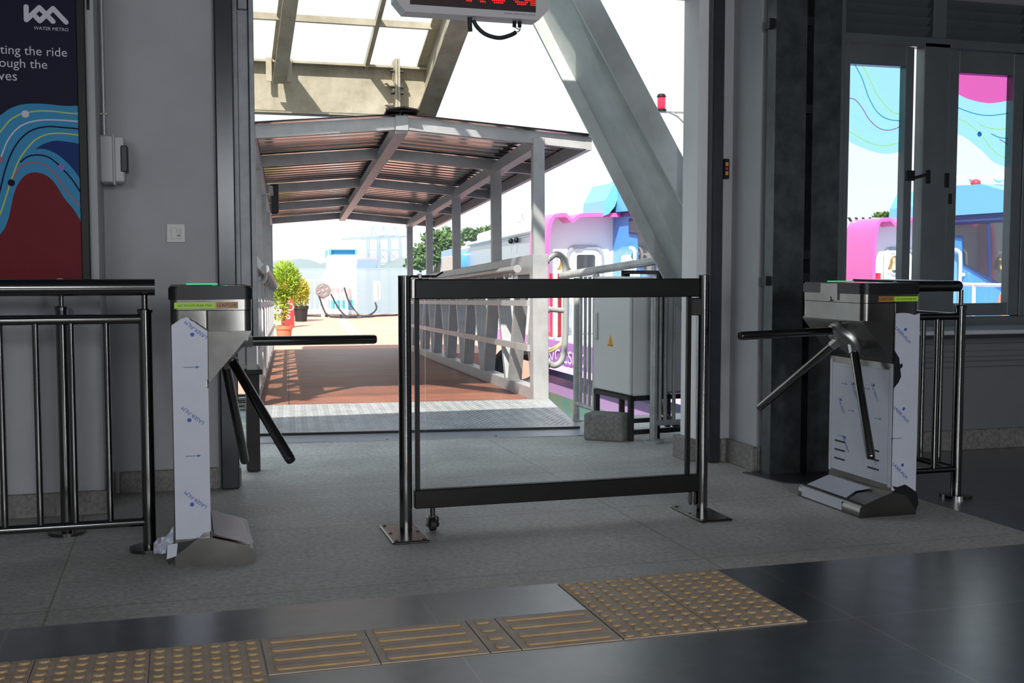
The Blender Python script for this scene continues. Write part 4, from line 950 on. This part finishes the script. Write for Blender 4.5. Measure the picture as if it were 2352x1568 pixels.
# ================================================================== PONTOON
ZP = -.38
b = B(PM); b.box(-4.2, 3.25, 10.0, 26.6, -1.0, ZP); po = struct('ground_pontoon', b, DECK, smooth=False)
b = B()
for (x0, y0), (x1, y1) in (((778, 731), (826, 791)), ((790, 731), (846, 791))):
    b.ribbon([onz(x0, y0, ZP + .002), onz(x1, y1, ZP + .002)], .10, (0, 0, 1), .002)
b.ribbon([onz(690, 755, ZP + .002), onz(990, 754, ZP + .002)], .09, (0, 0, 1), .002)
q = [onz(x, y, ZP + .003) for x, y in ((905, 737), (945, 737), (945, 745))]; b.f([b.v(p) for p in q])
obj('white_marking', b, WHITE, po, smooth=False)
b = B(PM); b.box(-4.2, .95, 25.85, 26.05, ZP, ZP + .10, .02); obj('kerb', b, WHITE, po)
t = thing('pontoon_railing', 'white railing along the far edge of the orange pontoon', 'railing', m=PM @ Matrix.Translation((-1.5, 25.7, ZP)))
zt = ZP + 1.05
for z, r in ((zt, .045), (ZP + .16, .035)):
    b = B(PM); b.cyl((-4.1, 25.7, z), (.85, 25.7, z), r, 10); obj('top_rail' if r > .04 else 'bottom_rail', b, WHITE, t)
for u in (-4.1, -2.45, -.8, .85): b = B(PM); b.cyl((u, 25.7, ZP), (u, 25.7, zt), .05, 12); obj('post', b, WHITE, t)
u = -3.98
while u < .80:
    b = B(PM); b.cyl((u, 25.7, ZP + .16), (u, 25.7, zt), .016, 8); obj('baluster', b, WHITE, t); u += .155
t = thing('service_kiosk', 'white service kiosk with a blue framed top on the pontoon', 'kiosk', m=PM @ Matrix.Translation((-.2, 26.2, ZP)))
K = lambda x, y: PM.inverted() @ hit(x, y, (math.sin(ga), math.cos(ga), 0), GO.dot(Vector((math.sin(ga), math.cos(ga), 0))) + 25.95)
kl, kr, kt, ktop = K(752, 700).x, K(820, 700).x, K(787, 585).z, K(787, 572).z
b = B(PM); b.box(kl, kr, 25.95, 26.5, ZP, kt, .02); b.prism([(kl, ZP), (kl - .15, ZP), (kl - .15, K(740, 634).z), (kl, K(752, 620).z)], lambda u, z: (u, 26.0, z), (0, .4, 0)); obj('housing', b, WHITE, t)
b = B(PM); b.box(kl + .08, kr, 25.93, 26.5, ktop - .03, ktop, .004); b.box(kl + .08, kl + .13, 25.93, 26.5, kt, ktop - .03); b.box(kr - .05, kr, 25.93, 26.5, kt, ktop - .03); b.box(kl - .04, kl + .03, 26.0, 26.4, kt - .08, kt + .13, .01); obj('top_frame', b, KIOSKB, t)
b = B(PM); b.box(kl + .13, kr - .05, 26.05, 26.4, kt, ktop - .03); obj('display', b, mat('kiosk_display', (.05, .30, .62), .3), t)
b = B(PM); b.box(kl + .05, kr - .1, 25.94, 25.95, ZP + .15, ZP + .45); obj('lower_panel', b, KIOSKB, t)
t = thing('cable_reel', 'round grey reel disc on a white post before the kiosk', 'cable reel', m=PM @ Matrix.Translation((-1.1, 25.2, ZP)))
dc = hit(742, 667, (math.sin(ga), math.cos(ga), 0), GO.dot(Vector((math.sin(ga), math.cos(ga), 0))) + 24.6); NV = Vector((-math.sin(ga), -math.cos(ga), 0))
b = B(); b.tube([dc, dc + NV * .03, dc + NV * .05], .22, 28, [.22, .22, .20]); obj('disc', b, mat('reel_grey', (.20, .17, .17), .5), t)
b = B()
for k in range(4):
    a = R(90 * k + 25); c = dc + NV * .055 + Vector((math.cos(a) * .13, 0, math.sin(a) * .13)); b.tube(catmull([c + Vector((-.05, 0, -.02)), c, c + Vector((.04, 0, .05))], 3), .009, 6)
b.ball(dc + NV * .05, .03); obj('spokes', b, WHITE, t)
b = B(); b.cyl((dc.x, dc.y + .05, ZP), (dc.x, dc.y + .05, dc.z), .055, 12); obj('post', b, WHITE, t)
t = thing('meter_box', 'pale meter box fixed at the right end of the pontoon railing', 'meter box', m=PM @ Matrix.Translation((1.0, 25.6, ZP + .5)))
mb = [PM.inverted() @ hit(x, y, (math.sin(ga), math.cos(ga), 0), GO.dot(Vector((math.sin(ga), math.cos(ga), 0))) + 25.6) for x, y in ((858, 690), (867, 645), (874, 690))]
b = B(PM); b.box(mb[0].x, mb[1].x, 25.45, 25.64, mb[0].z, mb[1].z, .01); obj('body', b, WHITE, t)
b = B(PM); b.box(mb[1].x + .002, mb[2].x, 25.5, 25.62, mb[0].z + .03, mb[1].z - .01, .01); obj('cover', b, PLASTG, t)
t = thing('deck_hoses', 'black hoses and cables lying along the pontoon edge', 'hose', m=PM @ Matrix.Translation((0, 25, ZP)))
def dk(x, y, z=.03): return onz(x, y, ZP + z)
def up(x, y, v): return hit(x, y, (math.sin(ga), math.cos(ga), 0), GO.dot(Vector((math.sin(ga), math.cos(ga), 0))) + v)
for pts in ([up(733, 680, 24.55), up(744, 712, 24.3), dk(760, 727), dk(800, 729), dk(850, 726), dk(935, 722)], [up(760, 675, 24.55), up(778, 708, 24.2), dk(800, 728), dk(830, 728)],
            [up(791, 660, 25.5), up(800, 690, 25.3), up(815, 712, 24.9), dk(830, 727), dk(860, 726)], [up(862, 695, 25.4), up(864, 710, 25.2), dk(845, 724), dk(800, 724)], [dk(690, 724, .03), dk(740, 725, .03), dk(890, 724, .03), dk(912, 722, .03)]):
    b = B(); b.tube(catmull(pts, 5), .026, 7); obj('hose', b, CORD, t)

# ---- plants and SOS board
def bush(name, label, base, pot_r, pot_h, cols, potm, leafm, n, lsize, trunk_h=0.0):
    t = thing(name, label, 'potted plant', base)
    x, y, z = base
    b = B(); b.lathe([(pot_r * .72, z), (pot_r * .78, z + .01), (pot_r * .96, z + pot_h * .8), (pot_r * 1.06, z + pot_h * .8), (pot_r * 1.06, z + pot_h), (pot_r * .92, z + pot_h), (pot_r * .9, z + pot_h * .9)], (x, y, 0), 22); obj('pot', b, potm, t)
    b = B(); b.lathe([(pot_r * .9, z + pot_h * .88), (pot_r * .3, z + pot_h * .93)], (x, y, 0), 16); obj('soil', b, TRUNK, t)
    b = B()
    for k in range(4):
        a = k * 1.57 + .4; b.tube(catmull([(x, y, z + pot_h * .9), (x + .02 * math.cos(a), y + .02 * math.sin(a), z + pot_h + .25), (x + .12 * math.cos(a), y + .12 * math.sin(a), z + pot_h + .75)], 4), .012, 7)
    obj('stem', b, TRUNK, t)
    b = B()
    for (cx_, cy_, cz_, rx, rz, w_) in cols:
        for _ in range(int(n * w_)):
            while True:
                p = Vector((random.uniform(-1, 1), random.uniform(-1, 1), random.uniform(-1, 1)))
                if .45 < p.length < 1: break
            c = Vector((x + cx_ + p.x * rx, y + cy_ + p.y * rx, z + cz_ + p.z * rz))
            d = p.normalized() + Vector((random.uniform(-.7, .7), random.uniform(-.7, .7), random.uniform(-.2, .9)))
            b.leaf(c, d, lsize * random.uniform(.7, 1.3), lsize * .38)
    obj('foliage', b, leafm, t, smooth=False, recalc=False)
p1_ = onz(653, 791, ZP)
b = B(); b.lathe([(.19, ZP), (.20, ZP + .03), (.14, ZP + .03)], (p1_.x, p1_.y, 0), 20); sc_ = tag(obj('pot_saucer', b, TERRA), 'round terracotta saucer under the leafy green bush', 'saucer')
bush('potted_bush', 'leafy yellow green bush in a terracotta pot at the gangway end', (p1_.x, p1_.y, ZP + .031), .155, .33,
     [(.03, 0, 1.20, .27, .33, 1.0), (.0, 0, 1.05, .27, .24, .6), (-.08, 0, .66, .16, .22, .24), (.06, 0, .80, .16, .14, .07)], TERRA, LEAF, 1500, .075)
p2_ = onz(700, 738, ZP)
bush('potted_bush', 'yellow green bush in a black pot behind the red board', (p2_.x - .1, p2_.y, ZP), .2, .42, [(-.15, 0, .86, .36, .30, 1.0), (-.1, 0, .65, .30, .28, .5)], RUBBER, LEAFY, 1300, .095)
sb = onz(660, 752, ZP); t = thing('sos_board', 'upright red board with white SOS letters behind the bush', 'sign board', sb)
b = B(); b.box(sb.x - .14, sb.x + .17, sb.y, sb.y + .05, ZP + .02, ZP + 1.15, .008); obj('board', b, SOSR, t)
b = B(); b.box(sb.x - .20, sb.x + .17, sb.y - .05, sb.y + .12, ZP, ZP + .03, .004); obj('foot', b, SOSR, t)
b = B()
for i, ch in enumerate('SOS'): b.text(ch, (sb.x - .03, sb.y - .004, ZP + .62 - .205 * i), (1, 0, 0), (0, 0, 1), size=.25)
obj('lettering', b, WHITE, t, smooth=False)

# ================================================================== WATER, SHORE, HAZE
b = B(); b.box(-1500, 1500, 5.9, 1500, -2.2, -1.32); struct('water', b, WATER, smooth=False)
def far(x, y, d): return EYEV + ray(x, y) * d
DS = 950.0
b = B(); pts = []
rows = []
for i in range(0, 141):
    x = 560 + i * 6.0
    env = 0
    for c, wd, hh in ((690, 50, 20), (640, 40, 16), (770, 60, 13), (850, 60, 8), (925, 40, 22), (970, 40, 24), (1100, 200, 18), (1300, 120, 16)): env = max(env, hh * math.exp(-((x - c) / wd) ** 2))
    rows.append((x, env + random.uniform(0, 3)))
A = [b.v(far(x, 616.5, DS)) for x, h in rows]; C = [b.v(far(x, 615 - h, DS + 25)) for x, h in rows]; D = [b.v(far(x, 616.5, DS + 70)) for x, h in rows]
for i in range(len(rows) - 1): b.f([A[i], A[i + 1], C[i + 1], C[i]]); b.f([C[i], C[i + 1], D[i + 1], D[i]])
struct('hills_shore', b, SHORE, recalc=False)
def crane(px, dpx, label, dd):
    s = (DS + dd) / FPX; o = far(px, 616, DS + dd); t = thing('harbour_crane', label, 'crane', o, 'harbour cranes')
    P = lambda x, y, dz=0: o + RT * ((x) * s) + Vector((0, 0, 1)) * (y * s) + Vector((sr, cr, 0)) * dz
    b = B()
    for x in (-14, 14):
        for dz in (0, 14): b.beam(P(x, 0, dz), P(x * .85, 72, dz), 1.0, 1.0)
    for y in (12, 42, 72):
        for dz in (0, 14): b.beam(P(-14, y, dz), P(14, y, dz), .9, .9)
    for x in (-14, 14): b.beam(P(x, 14, 0), P(x, 40, 14), .6, .6)
    b.beam(P(-14, 12), P(14, 42), .6, .6); b.beam(P(14, 12), P(-14, 42), .6, .6)
    obj('portal', b, CRANE, t, smooth=False)
    b = B(); b.beam(P(dpx, 66), P(38, 74), 1.2, 1.4); obj('boom', b, CRANE, t, smooth=False)
    b = B(); b.beam(P(-4, 72), P(2, 96), .8, .8); b.beam(P(10, 72), P(2, 96), .8, .8); b.beam(P(2, 96), P(dpx * .75, 67), .35, .35); b.beam(P(2, 96), P(dpx * .4, 69), .35, .35); b.beam(P(2, 96), P(30, 74), .35, .35); obj('mast', b, CRANE, t, smooth=False)
    b = B(); b.beam(P(14, 79), P(26, 79), 4, 3); obj('machinery_house', b, BWHITE, t, smooth=False)
crane(856, -72, 'hazy ship-to-shore crane with the longest boom over the water', 0)
crane(880, -50, 'hazy blue ship-to-shore crane, middle one of the harbour row', 20)
crane(905, -45, 'hazy ship-to-shore crane closest to the right gangway post', 40)
s = (DS - 40) / FPX; o = far(845, 616, DS - 40); t = thing('cargo_ship', 'hazy blue and red cargo ship moored below the cranes', 'ship', o)
P = lambda x, y, dz=0: o + RT * (x * s) + Vector((0, 0, 1)) * (y * s) + Vector((sr, cr, 0)) * dz
b = B(); b.prism([(-25, 0), (18, 0), (24, 20), (-24, 19)], lambda x, y: P(x, y), (2, 7, 0)); obj('hull', b, SHIPB, t, smooth=False)
b = B(); b.prism([(-24, 19.2), (24, 20.2), (24, 23), (-24, 22)], lambda x, y: P(x, y), (2, 7, 0)); obj('red_bulwark', b, SHIPR, t, smooth=False)
b = B(); b.prism([(-22, 23), (-6, 23), (-8, 36), (-20, 36)], lambda x, y: P(x, y, 1), (1, 4, 0)); b.beam(P(-14, 36, 2), P(-14, 52, 2), .5, .5); obj('bridge', b, BWHITE, t, smooth=False)
# trees on the point beyond the ferry
t_ = thing('rain_tree', 'broad dark green tree beyond the white ferry', 'tree', far(1010, 622, 170))
def tree(px, py, rx, ry, d, n, par):
    s = d / FPX; b = B()
    for _ in range(n):
        while True:
            p = Vector((random.uniform(-1, 1), random.uniform(-1, 1), random.uniform(-1, 1)))
            if p.length < 1: break
        k = 1 + .18 * math.sin(p.x * 9) * math.cos(p.z * 7)
        c = far(px + p.x * rx * k, py - p.z * ry * k, d + p.y * rx * s); b.leaf(c, Vector((random.uniform(-1, 1), random.uniform(-1, 1), random.uniform(-.3, 1))), .75, .5)
    return obj('crown', b, TREE, par, smooth=False, recalc=False)
for a in ((1015, 560, 45, 32, 170, 1500), (985, 585, 45, 25, 168, 1000), (958, 605, 28, 18, 165, 500)): tree(*a, t_)
b = B(); b.tube([far(1000, 650, 170), far(1008, 590, 170), far(1015, 565, 170)], .5, 8, [.6, .45, .3]); obj('trunk', b, TRUNK, t_)
t_ = thing('rain_tree', 'green tree top rising behind the white ferry roof', 'tree', far(1130, 622, 190))
tree(1118, 545, 34, 22, 190, 900, t_); tree(1075, 540, 22, 14, 190, 300, t_)
b = B(); b.tube([far(1118, 650, 190), far(1118, 545, 190)], .5, 8); obj('trunk', b, TRUNK, t_)
t_ = thing('rain_tree', 'small green tree crown above the striped board, seen through the window', 'tree', far(2028, 622, 150))
tree(2028, 503, 22, 10, 150, 500, t_); b = B(); b.tube([far(2028, 655, 150), far(2028, 505, 150)], .4, 8); obj('trunk', b, TRUNK, t_)

# ================================================================== FERRY along the pontoon
FH = R(9.2); FV = Vector((math.sin(FH), math.cos(FH), 0)); FU = Vector((math.cos(FH), -math.sin(FH), 0))
FO = EYEV + FW * 0; d0 = 34.0
FO = Vector((EYEV + ray(1240, 612) * d0).to_tuple()); FO.z = 0
FM = Matrix(((FU.x, FV.x, 0, FO.x), (FU.y, FV.y, 0, FO.y), (0, 0, 1, 0), (0, 0, 0, 1)))
fr_ = thing('passenger_ferry', 'long white passenger ferry with grey window band beyond the gangway', 'ferry', m=FM @ Matrix.Translation((3, 12, -1.3)))
def fs(x, y): return FM.inverted() @ hit(x, y, FU, FO.dot(FU))       # a point of the near side plane
ze = fs(1205, 543).z; zr = fs(1150, 520).z
b = B(FM); b.prism([(-.6, -1.3), (-.6, .1), (25, .1), (27, -.1), (25.5, -1.3)], lambda v, z: (0, v, z), (5.6, 0, 0)); obj('hull', b, BWHITE, fr_, smooth=False)
b = B(FM); b.box(.05, 5.5, -.3, 24, .1, ze + .05); obj('cabin', b, BWHITE, fr_, smooth=False)
b = B(FM); b.box(-.12, 5.7, -.5, 24.3, ze + .05, ze + .22, .06); b.box(.3, 5.3, -.4, 23, ze + .22, zr + .1, .1); b.box(.6, 4.8, 13, 19, zr + .1, zr + .75, .1); obj('roof', b, BWHITE, fr_)
v0, v1 = fs(1222, 580).y, fs(1056, 580).y
b = B(FM); b.box(.0, .06, v0, v1, .55, ze - .02, .02); obj('window_band', b, BGREY, fr_)
w0, w1 = fs(1042, 600).y, fs(1016, 600).y
b = B(FM); b.prism([(w0, .3), (w0, 2.05), (w0 + .5, 2.2), (w1, 2.15), (w1 + .6, 1.7), (w1, .9), (w1 - .4, .3)], lambda v, z: (-.06, v, z), (.1, 0, 0)); obj('door_surround', b, BBLUE, fr_, smooth=False)
b = B(FM); b.box(-.09, -.05, w0 + .3, w1 - 1.1, .3, 1.75, .02); obj('door', b, mat('ferry_door', (.62, .5, .44), .5), fr_)
b = B(FM); b.box(-.4, 3, 25.2, 27.5, .9, 1.9, .25, 3); obj('bow_visor', b, BBLUE, fr_)
b = B(FM); b.box(.4, 3, 24.2, 26.2, -.2, 1.0, .1); obj('bow_deck', b, BWHITE, fr_)
v2 = fs(1175, 500).y; zz = fs(1175, 520).z
b = B(FM); b.box(.4, .9, v2 - .35, v2 + .2, zr + .12, zr + .48, .03); b.box(.3, .34, v2 - .1, v2 + 1.2, zr + .12, zr + .5); obj('flood_lamp', b, PLASTG, fr_)
v3 = fs(1102, 530).y; b = B(FM); b.lathe([(.42, zr + .1), (.42, zr + .95), (.3, zr + 1.1), (.05, zr + 1.12)], (1.0, v3, 0), 18); obj('funnel', b, BWHITE, fr_)
for px in (1177, 1190): v4 = fs(px, 548).y; b = B(FM); b.ball((-.06, v4, ze - .08), .10); obj('dome_camera', b, BLACK, fr_)

# ================================================================== TWIN BOATS, bows to the quay
bx = 6.08
def boat(ox, label):
    M_ = Matrix.Translation((ox, 0, 0)); t = thing('harbour_boat', label, 'boat', m=M_ @ Matrix.Translation((2.3, 16, -1.35)))
    Wd = 4.6; cxm = Wd / 2
    def half(y):  # half width along the length; the bow points at the quay
        return cxm if y > 12.6 else cxm * max(.0, 1 - ((12.6 - y) / 3.6) ** 2) ** .6
    ys = [9.05, 9.2, 9.6, 10.2, 11, 11.8, 12.6, 14, 17, 20, 22]
    def band(z0, z1, e0, e1):
        b = B(M_); L = []
        for y in ys: 
            h = half(y); L.append([b.v((cxm + sgn * max(.02, h + e), y, z)) for sgn, e, z in ((-1, e0, z0), (-1, e1, z1), (1, e1, z1), (1, e0, z0))])
        for a, c in zip(L, L[1:]):
            for i in range(4): b.f([a[i], c[i], c[(i + 1) % 4], a[(i + 1) % 4]])
        b.f(L[0]); b.f(L[-1][::-1]); return b
    obj('boot_top', band(-1.5, -1.07, -.12, -.06), TEAL, t, smooth=False)
    obj('lower_hull', band(-1.07, -.76, -.06, -.02), LAV, t, smooth=False)
    obj('rubbing_strake', band(-.76, -.62, -.02, .10), DPUR, t, smooth=False)  # dark purple paints the shade under the strake ledge
    obj('strake_top', band(-.62, -.54, .10, .02), LAV, t, smooth=False)  # paler tone paints the sunlit ledge
    obj('bulwark', band(-.54, -.14, 0, .03), PURP, t, smooth=False)
    b = B(M_); b.box(.06, Wd - .06, 12.7, 21.8, -.15, -.12); obj('deck', b, BWHITE, t, smooth=False)
    b = B(M_); b.text('HN/KOR/OCSD/2', (-.036, 19.75, -.475), (0, -1, 0), (0, 0, 1), width=3.35, size=.30); obj('hull_lettering', b, WHITE, t, smooth=False)
    b = B(M_); b.text('04', (.075, 16.0, -1.38), (0, -1, 0), (0, 0, 1), size=.26); b.text('8', (.075, 14.2, -1.22), (0, -1, 0), (0, 0, 1), size=.26); obj('draught_marks', b, WHITE, t, smooth=False)
    # deckhouse: pink arch around a white recessed front
    prof = sm2([(.10, -.12), (.03, .5), (.0, 1.2), (.03, 1.75), (.14, 1.98), (.35, 2.03), (.42, 1.98), (.50, 1.93), (.60, 2.0), (.75, 2.03), (1.45, 2.04)], 4)
    b = B(M_); inn = [(x + .07 if x < .3 else x, min(z, 1.95) if x < .3 else z - .07) for x, z in prof]
    F = [b.v((x, 18.55, z)) for x, z in prof]; Bk = [b.v((x, 19.5, z)) for x, z in prof]; I = [b.v((x, 18.55, z)) for x, z in inn]; I2 = [b.v((x, 19.0, z)) for x, z in inn]
    for i in range(len(prof) - 1): b.f([F[i], F[i + 1], Bk[i + 1], Bk[i]]); b.f([F[i], I[i], I[i + 1], F[i + 1]]); b.f([I[i], I2[i], I2[i + 1], I[i + 1]])
    obj('pink_arch', b, PINK, t, recalc=True)
    b = B(M_); b.prism([(.1, -.12)] + inn[2:] + [(1.9, 2.0), (1.9, -.12)], lambda x, z: (x, 19.0, z), (0, .3, 0)); wf = obj('deckhouse_front', b, BWHITE, t, smooth=False)
    b = B(M_); b.box(.12, 4.4, 19.3, 19.45, -.12, 1.98, .02); obj('deckhouse', b, BWHITE, t)
    def rr(x0, x1, z0, z1, r):
        o = []
        for cx_, cz_, a0 in ((x1 - r, z0 + r, -90), (x1 - r, z1 - r, 0), (x0 + r, z1 - r, 90), (x0 + r, z0 + r, 180)):
            for k in range(6): a = R(a0 + 18 * k); o.append((cx_ + r * math.cos(a), cz_ + r * math.sin(a)))
        return o
    fn = lambda y: (lambda x, z: (x, y, z))
    b = B(M_); o_, i_ = rr(.53, 1.24, -.10, 1.47, .18), rr(.58, 1.19, -.08, 1.42, .15)
    A_ = [b.v((x, 18.97, z)) for x, z in o_]; B_ = [b.v((x, 18.97, z)) for x, z in i_]; A2_ = [b.v((x, 19.0, z)) for x, z in o_]
    for i in range(len(o_)): j = (i + 1) % len(o_); b.f([A_[i], A_[j], B_[j], B_[i]]); b.f([A_[i], A2_[i], A2_[j], A_[j]])
    obj('door_frame', b, ALUL, wf, smooth=False)
    b = B(M_); b.prism(rr(.68, 1.10, .95, 1.34, .06), fn(18.955), (0, .02, 0)); obj('window_rim', b, WHITE, wf, smooth=False)
    b = B(M_); b.prism(rr(.715, 1.065, .98, 1.31, .04), fn(18.95), (0, .01, 0)); obj('window_pane', b, BOATGL, wf, smooth=False)
    # red and white lockers on deck, bell on its frame
    for x, m_ in ((.09, REDB), (.15, BWHITE), (.21, REDB), (.28, BWHITE)): b = B(M_); b.box(x, x + .062, 18.5, 18.7, -.12, .98); obj('striped_locker', b, m_, t, smooth=False)
    b = B(M_); b.beam((.05, 18.2, -.12), (.05, 18.2, 1.38), .05, .05); b.beam((.03, 18.2, 1.37), (.27, 18.2, 1.37), .05, .05); b.cyl((.22, 18.2, 1.36), (.22, 18.2, 1.28), .012, 8); bf = obj('bell_frame', b, WHITE, t)
    b = B(M_); b.lathe([(.125, 1.04), (.118, 1.06), (.085, 1.11), (.07, 1.18), (.065, 1.23), (.035, 1.27), (.015, 1.285), (.012, 1.30)], (.22, 18.2, 0), 24); b.cyl((.22, 18.2, 1.05), (.22, 18.2, .98), .010, 8); obj('bell', b, BRASS, bf)
    # blue wheelhouse standing forward of the front
    b = B(M_); b.box(1.42, 3.4, 16.6, 19.6, -.12, 2.10, .08); wh = obj('wheelhouse', b, BBLUE, t)
    b = B(M_); b.prism([(16.45, 2.05), (19.2, 2.05), (19.8, 2.10), (19.6, 2.42), (18.6, 2.62), (17.2, 2.58), (16.3, 2.35)], lambda y, z: (1.30, y, z), (2.3, 0, 0)); obj('wheelhouse_roof', b, BLBLUE, t, smooth=False)
    b = B(M_); b.prism([(1.05, 1.98), (1.15, 2.02), (1.26, 2.15), (1.36, 2.42), (1.7, 2.5), (1.7, 2.62), (1.25, 2.56), (1.08, 2.25)], lambda x, z: (x, 18.5, z), (0, 1.1, 0)); obj('roof_fairing', b, BLBLUE, t, smooth=False)
    b = B(M_); b.prism([(16.5, 1.97), (18.95, 1.97), (18.95, 2.06), (16.5, 2.06)], lambda y, z: (1.385, y, z), (.03, 0, 0)); obj('roof_trim', b, BNAVY, wh, smooth=False)
    b = B(M_); b.prism([(18.2, 1.93), (16.62, 1.93), (16.62, .68), (17.0, .82), (17.75, 1.12), (17.80, 1.62), (18.2, 1.66)], lambda y, z: (1.395, y, z), (.02, 0, 0)); obj('side_window_frame', b, BNAVY, wh, smooth=False)
    b = B(M_); b.prism([(18.15, 1.88), (17.15, 1.88), (17.05, .92), (17.72, 1.16), (17.76, 1.66), (18.15, 1.70)], lambda y, z: (1.388, y, z), (.004, 0, 0)); b.prism([(17.05, 1.88), (16.68, 1.88), (16.68, .78), (16.96, .88)], lambda y, z: (1.388, y, z), (.004, 0, 0)); obj('side_window', b, BOATGL, wh, smooth=False)
    b = B(M_); b.prism([(1.55, 1.0), (3.3, 1.0), (3.3, 1.9), (1.55, 1.9)], lambda x, z: (x, 16.58, z), (0, .02, 0)); obj('windscreen', b, BOATGL, wh, smooth=False)
    fn2 = lambda X: (lambda y, z: (X, y, z))
    b = B(M_); b.prism(rr(17.9, 18.65, -.1, 1.45, .15), fn2(1.395), (.03, 0, 0)); sd_ = obj('side_door', b, BLBLUE, wh, smooth=False)
    b = B(M_); b.prism(rr(18.02, 18.52, .75, 1.3, .1), fn2(1.385), (.012, 0, 0)); obj('door_window', b, BWHITE, sd_, smooth=False)
    b = B(M_); b.tube(catmull([(1.33, 17.75, .1), (1.33, 17.75, 1.2), (1.33, 17.80, 1.38), (1.33, 17.95, 1.42)], 5), .03, 8); b.cyl((1.33, 17.72, .95), (1.40, 17.72, .95), .03, 8); obj('grab_rail', b, WHITE, wh)
    # roof gear
    b = B(M_); b.cyl((1.6, 17.9, 2.60), (1.6, 17.9, 2.72), .04, 8); b.beam((1.6, 18.3, 2.80), (1.6, 17.2, 2.70), .09, .06); b.ball((1.6, 17.1, 2.70), .10); obj('radar_scanner', b, WHITE, t)
    b = B(M_); b.ball((1.5, 17.6, 2.63), .09, (1, 1, .8)); obj('red_lamp', b, REDB, t)
    # bow railing with lifebuoy
    b = B(M_)
    for (p, q_) in (((1.0, 15.2, .62), (3.9, 15.2, .62)), ((.12, 17.4, .80), (.12, 12.9, .80))): b.cyl(p, q_, .03, 8)
    for x in (1.1, 1.7, 2.3, 2.9, 3.8): b.cyl((x, 15.2, -.12), (x, 15.2, .62), .035, 8)
    for y in (17.4, 15.85, 14.4, 12.9): b.cyl((.12, y, -.12), (.12, y, .80), .03, 8)
    obj('deck_railing', b, WHITE, t)
    b = B(M_); b.tube([(.03, 14.75 + .32 * math.cos(R(10 * k)), .46 + .32 * math.sin(R(10 * k))) for k in range(37)], .07, 12); lf = obj('lifebuoy', b, BUOY, t)
    for a in (45, 135, 225, 315):
        b = B(M_); b.tube([(.03, 14.75 + .32 * math.cos(R(a + k)), .46 + .32 * math.sin(R(a + k))) for k in (-8, 0, 8)], .074, 12); obj('white_band', b, WHITE, lf)
    return t
bt = boat(bx, 'pink purple and blue harbour boat seen through the doorway, KOR lettering on hull')
o2 = 12.58
dup(bt, Matrix.Translation((o2, 0, 0)) @ Matrix.Translation((2.3, 16, -1.35)), 'pink and blue boat seen through the right window, brass bell on its deck')
t = thing('mooring_rope', 'yellow mooring rope running from the purple hull to the quay', 'rope', (6.2, 17, -.6))
b = B()
for dz in (0, -.06): b.tube(catmull([onx(1300, 780 + dz * -40, 6.12), onx(1285, 790 + dz * -60, 6.0), onx(1262, 803 + dz * -90, 5.9), ony(1200, 822, 19.0)], 5), .022, 7)
obj('rope', b, ROPE, t)
t = thing('boat_fender', 'black round fender hanging between gangway and boat', 'fender', (4.6, 17.0, -1.2))
fc = ony(1195, 848, 17.0)
b = B(); b.tube([fc + Vector((.36 * math.cos(R(15 * k)), 0, .36 * math.sin(R(15 * k)) * .8)) for k in range(25)], .13, 10); obj('ring', b, RUBBER, t)
t = thing('striped_board', 'black and white striped board above the pink arch through the window', 'barrier', ony(1975, 505, 32))
b = B(); P = [ony(x, y, 32.0) for x, y in ((1925, 497), (2022, 500), (2022, 510), (1925, 512))]; vs = [b.v(p) for p in P]; b.f(vs); vs2 = [b.v(p + Vector((0, .06, 0))) for p in P]; b.f(vs2[::-1])
for i in range(4): b.f([vs[i], vs2[i], vs2[(i + 1) % 4], vs[(i + 1) % 4]])
b.box(P[0].x + .1, P[0].x + .2, 32.02, 32.1, -1.3, P[0].z); b.box(P[1].x - .2, P[1].x - .1, 32.02, 32.1, -1.3, P[1].z); obj('board', b, WHITE, t, smooth=False)
b = B()
for x in (1930, 1946, 1962, 1978, 1994): b.prism([(x, 499), (x + 7, 499), (x + 13, 509), (x + 6, 509)], lambda a, c: ony(a, c, 31.995), (0, .004, 0))
obj('black_stripe', b, RUBBER, t, smooth=False)
t = thing('beacon_mast', 'red beacon lamp on a thin mast arm beside the white door reveal', 'beacon', ony(1640, 700, 11))
b = B(); m0, m1 = ony(1508, 255, 11), ony(1600, 258, 11); b.cyl(m0, m1, .018, 8); b.tube(catmull([ony(1535, 256, 11), ony(1556, 266, 11), ony(1575, 284, 11), ony(1600, 300, 11)], 4), .014, 8); obj('arm', b, GALV, t)
b = B(); b.cyl((m1.x, 11, -1.6), (m1.x, 11, m1.z + .3), .06, 10); obj('pole', b, GALV, t)
lc = ony(1519, 255, 11); b = B(); b.lathe([(.035, .02), (.042, .035), (.042, .14), (.035, .145)], lc, 16); obj('red_lens', b, mat('beacon_red', (.85, .03, .08), .2), t)
b = B(); b.lathe([(.052, 0.0), (.052, .02), (.035, .02)], lc, 16); b.lathe([(.052, .146), (.035, .175), (.014, .18)], lc, 16); obj('lamp_cap', b, BLACKST, t)

# harbour haze: real scattering air over the far water
b = B(); b.box(-900, 1100, 130, 1400, -1.3, 55)
hz = bpy.data.materials.new('harbour_haze'); hz.use_nodes = True
n_, l_ = hz.node_tree.nodes, hz.node_tree.links; n_.clear()
ho = n_.new('ShaderNodeOutputMaterial'); hs = n_.new('ShaderNodeVolumeScatter'); hs.inputs['Color'].default_value = (.66, .80, .93, 1); hs.inputs['Density'].default_value = .0011; hs.inputs['Anisotropy'].default_value = .2
l_.new(hs.outputs[0], ho.inputs['Volume'])
ha = obj('haze', b, hz, smooth=False); ha['kind'] = 'stuff'; tag(ha, 'pale harbour haze over the far water and cranes', 'haze')
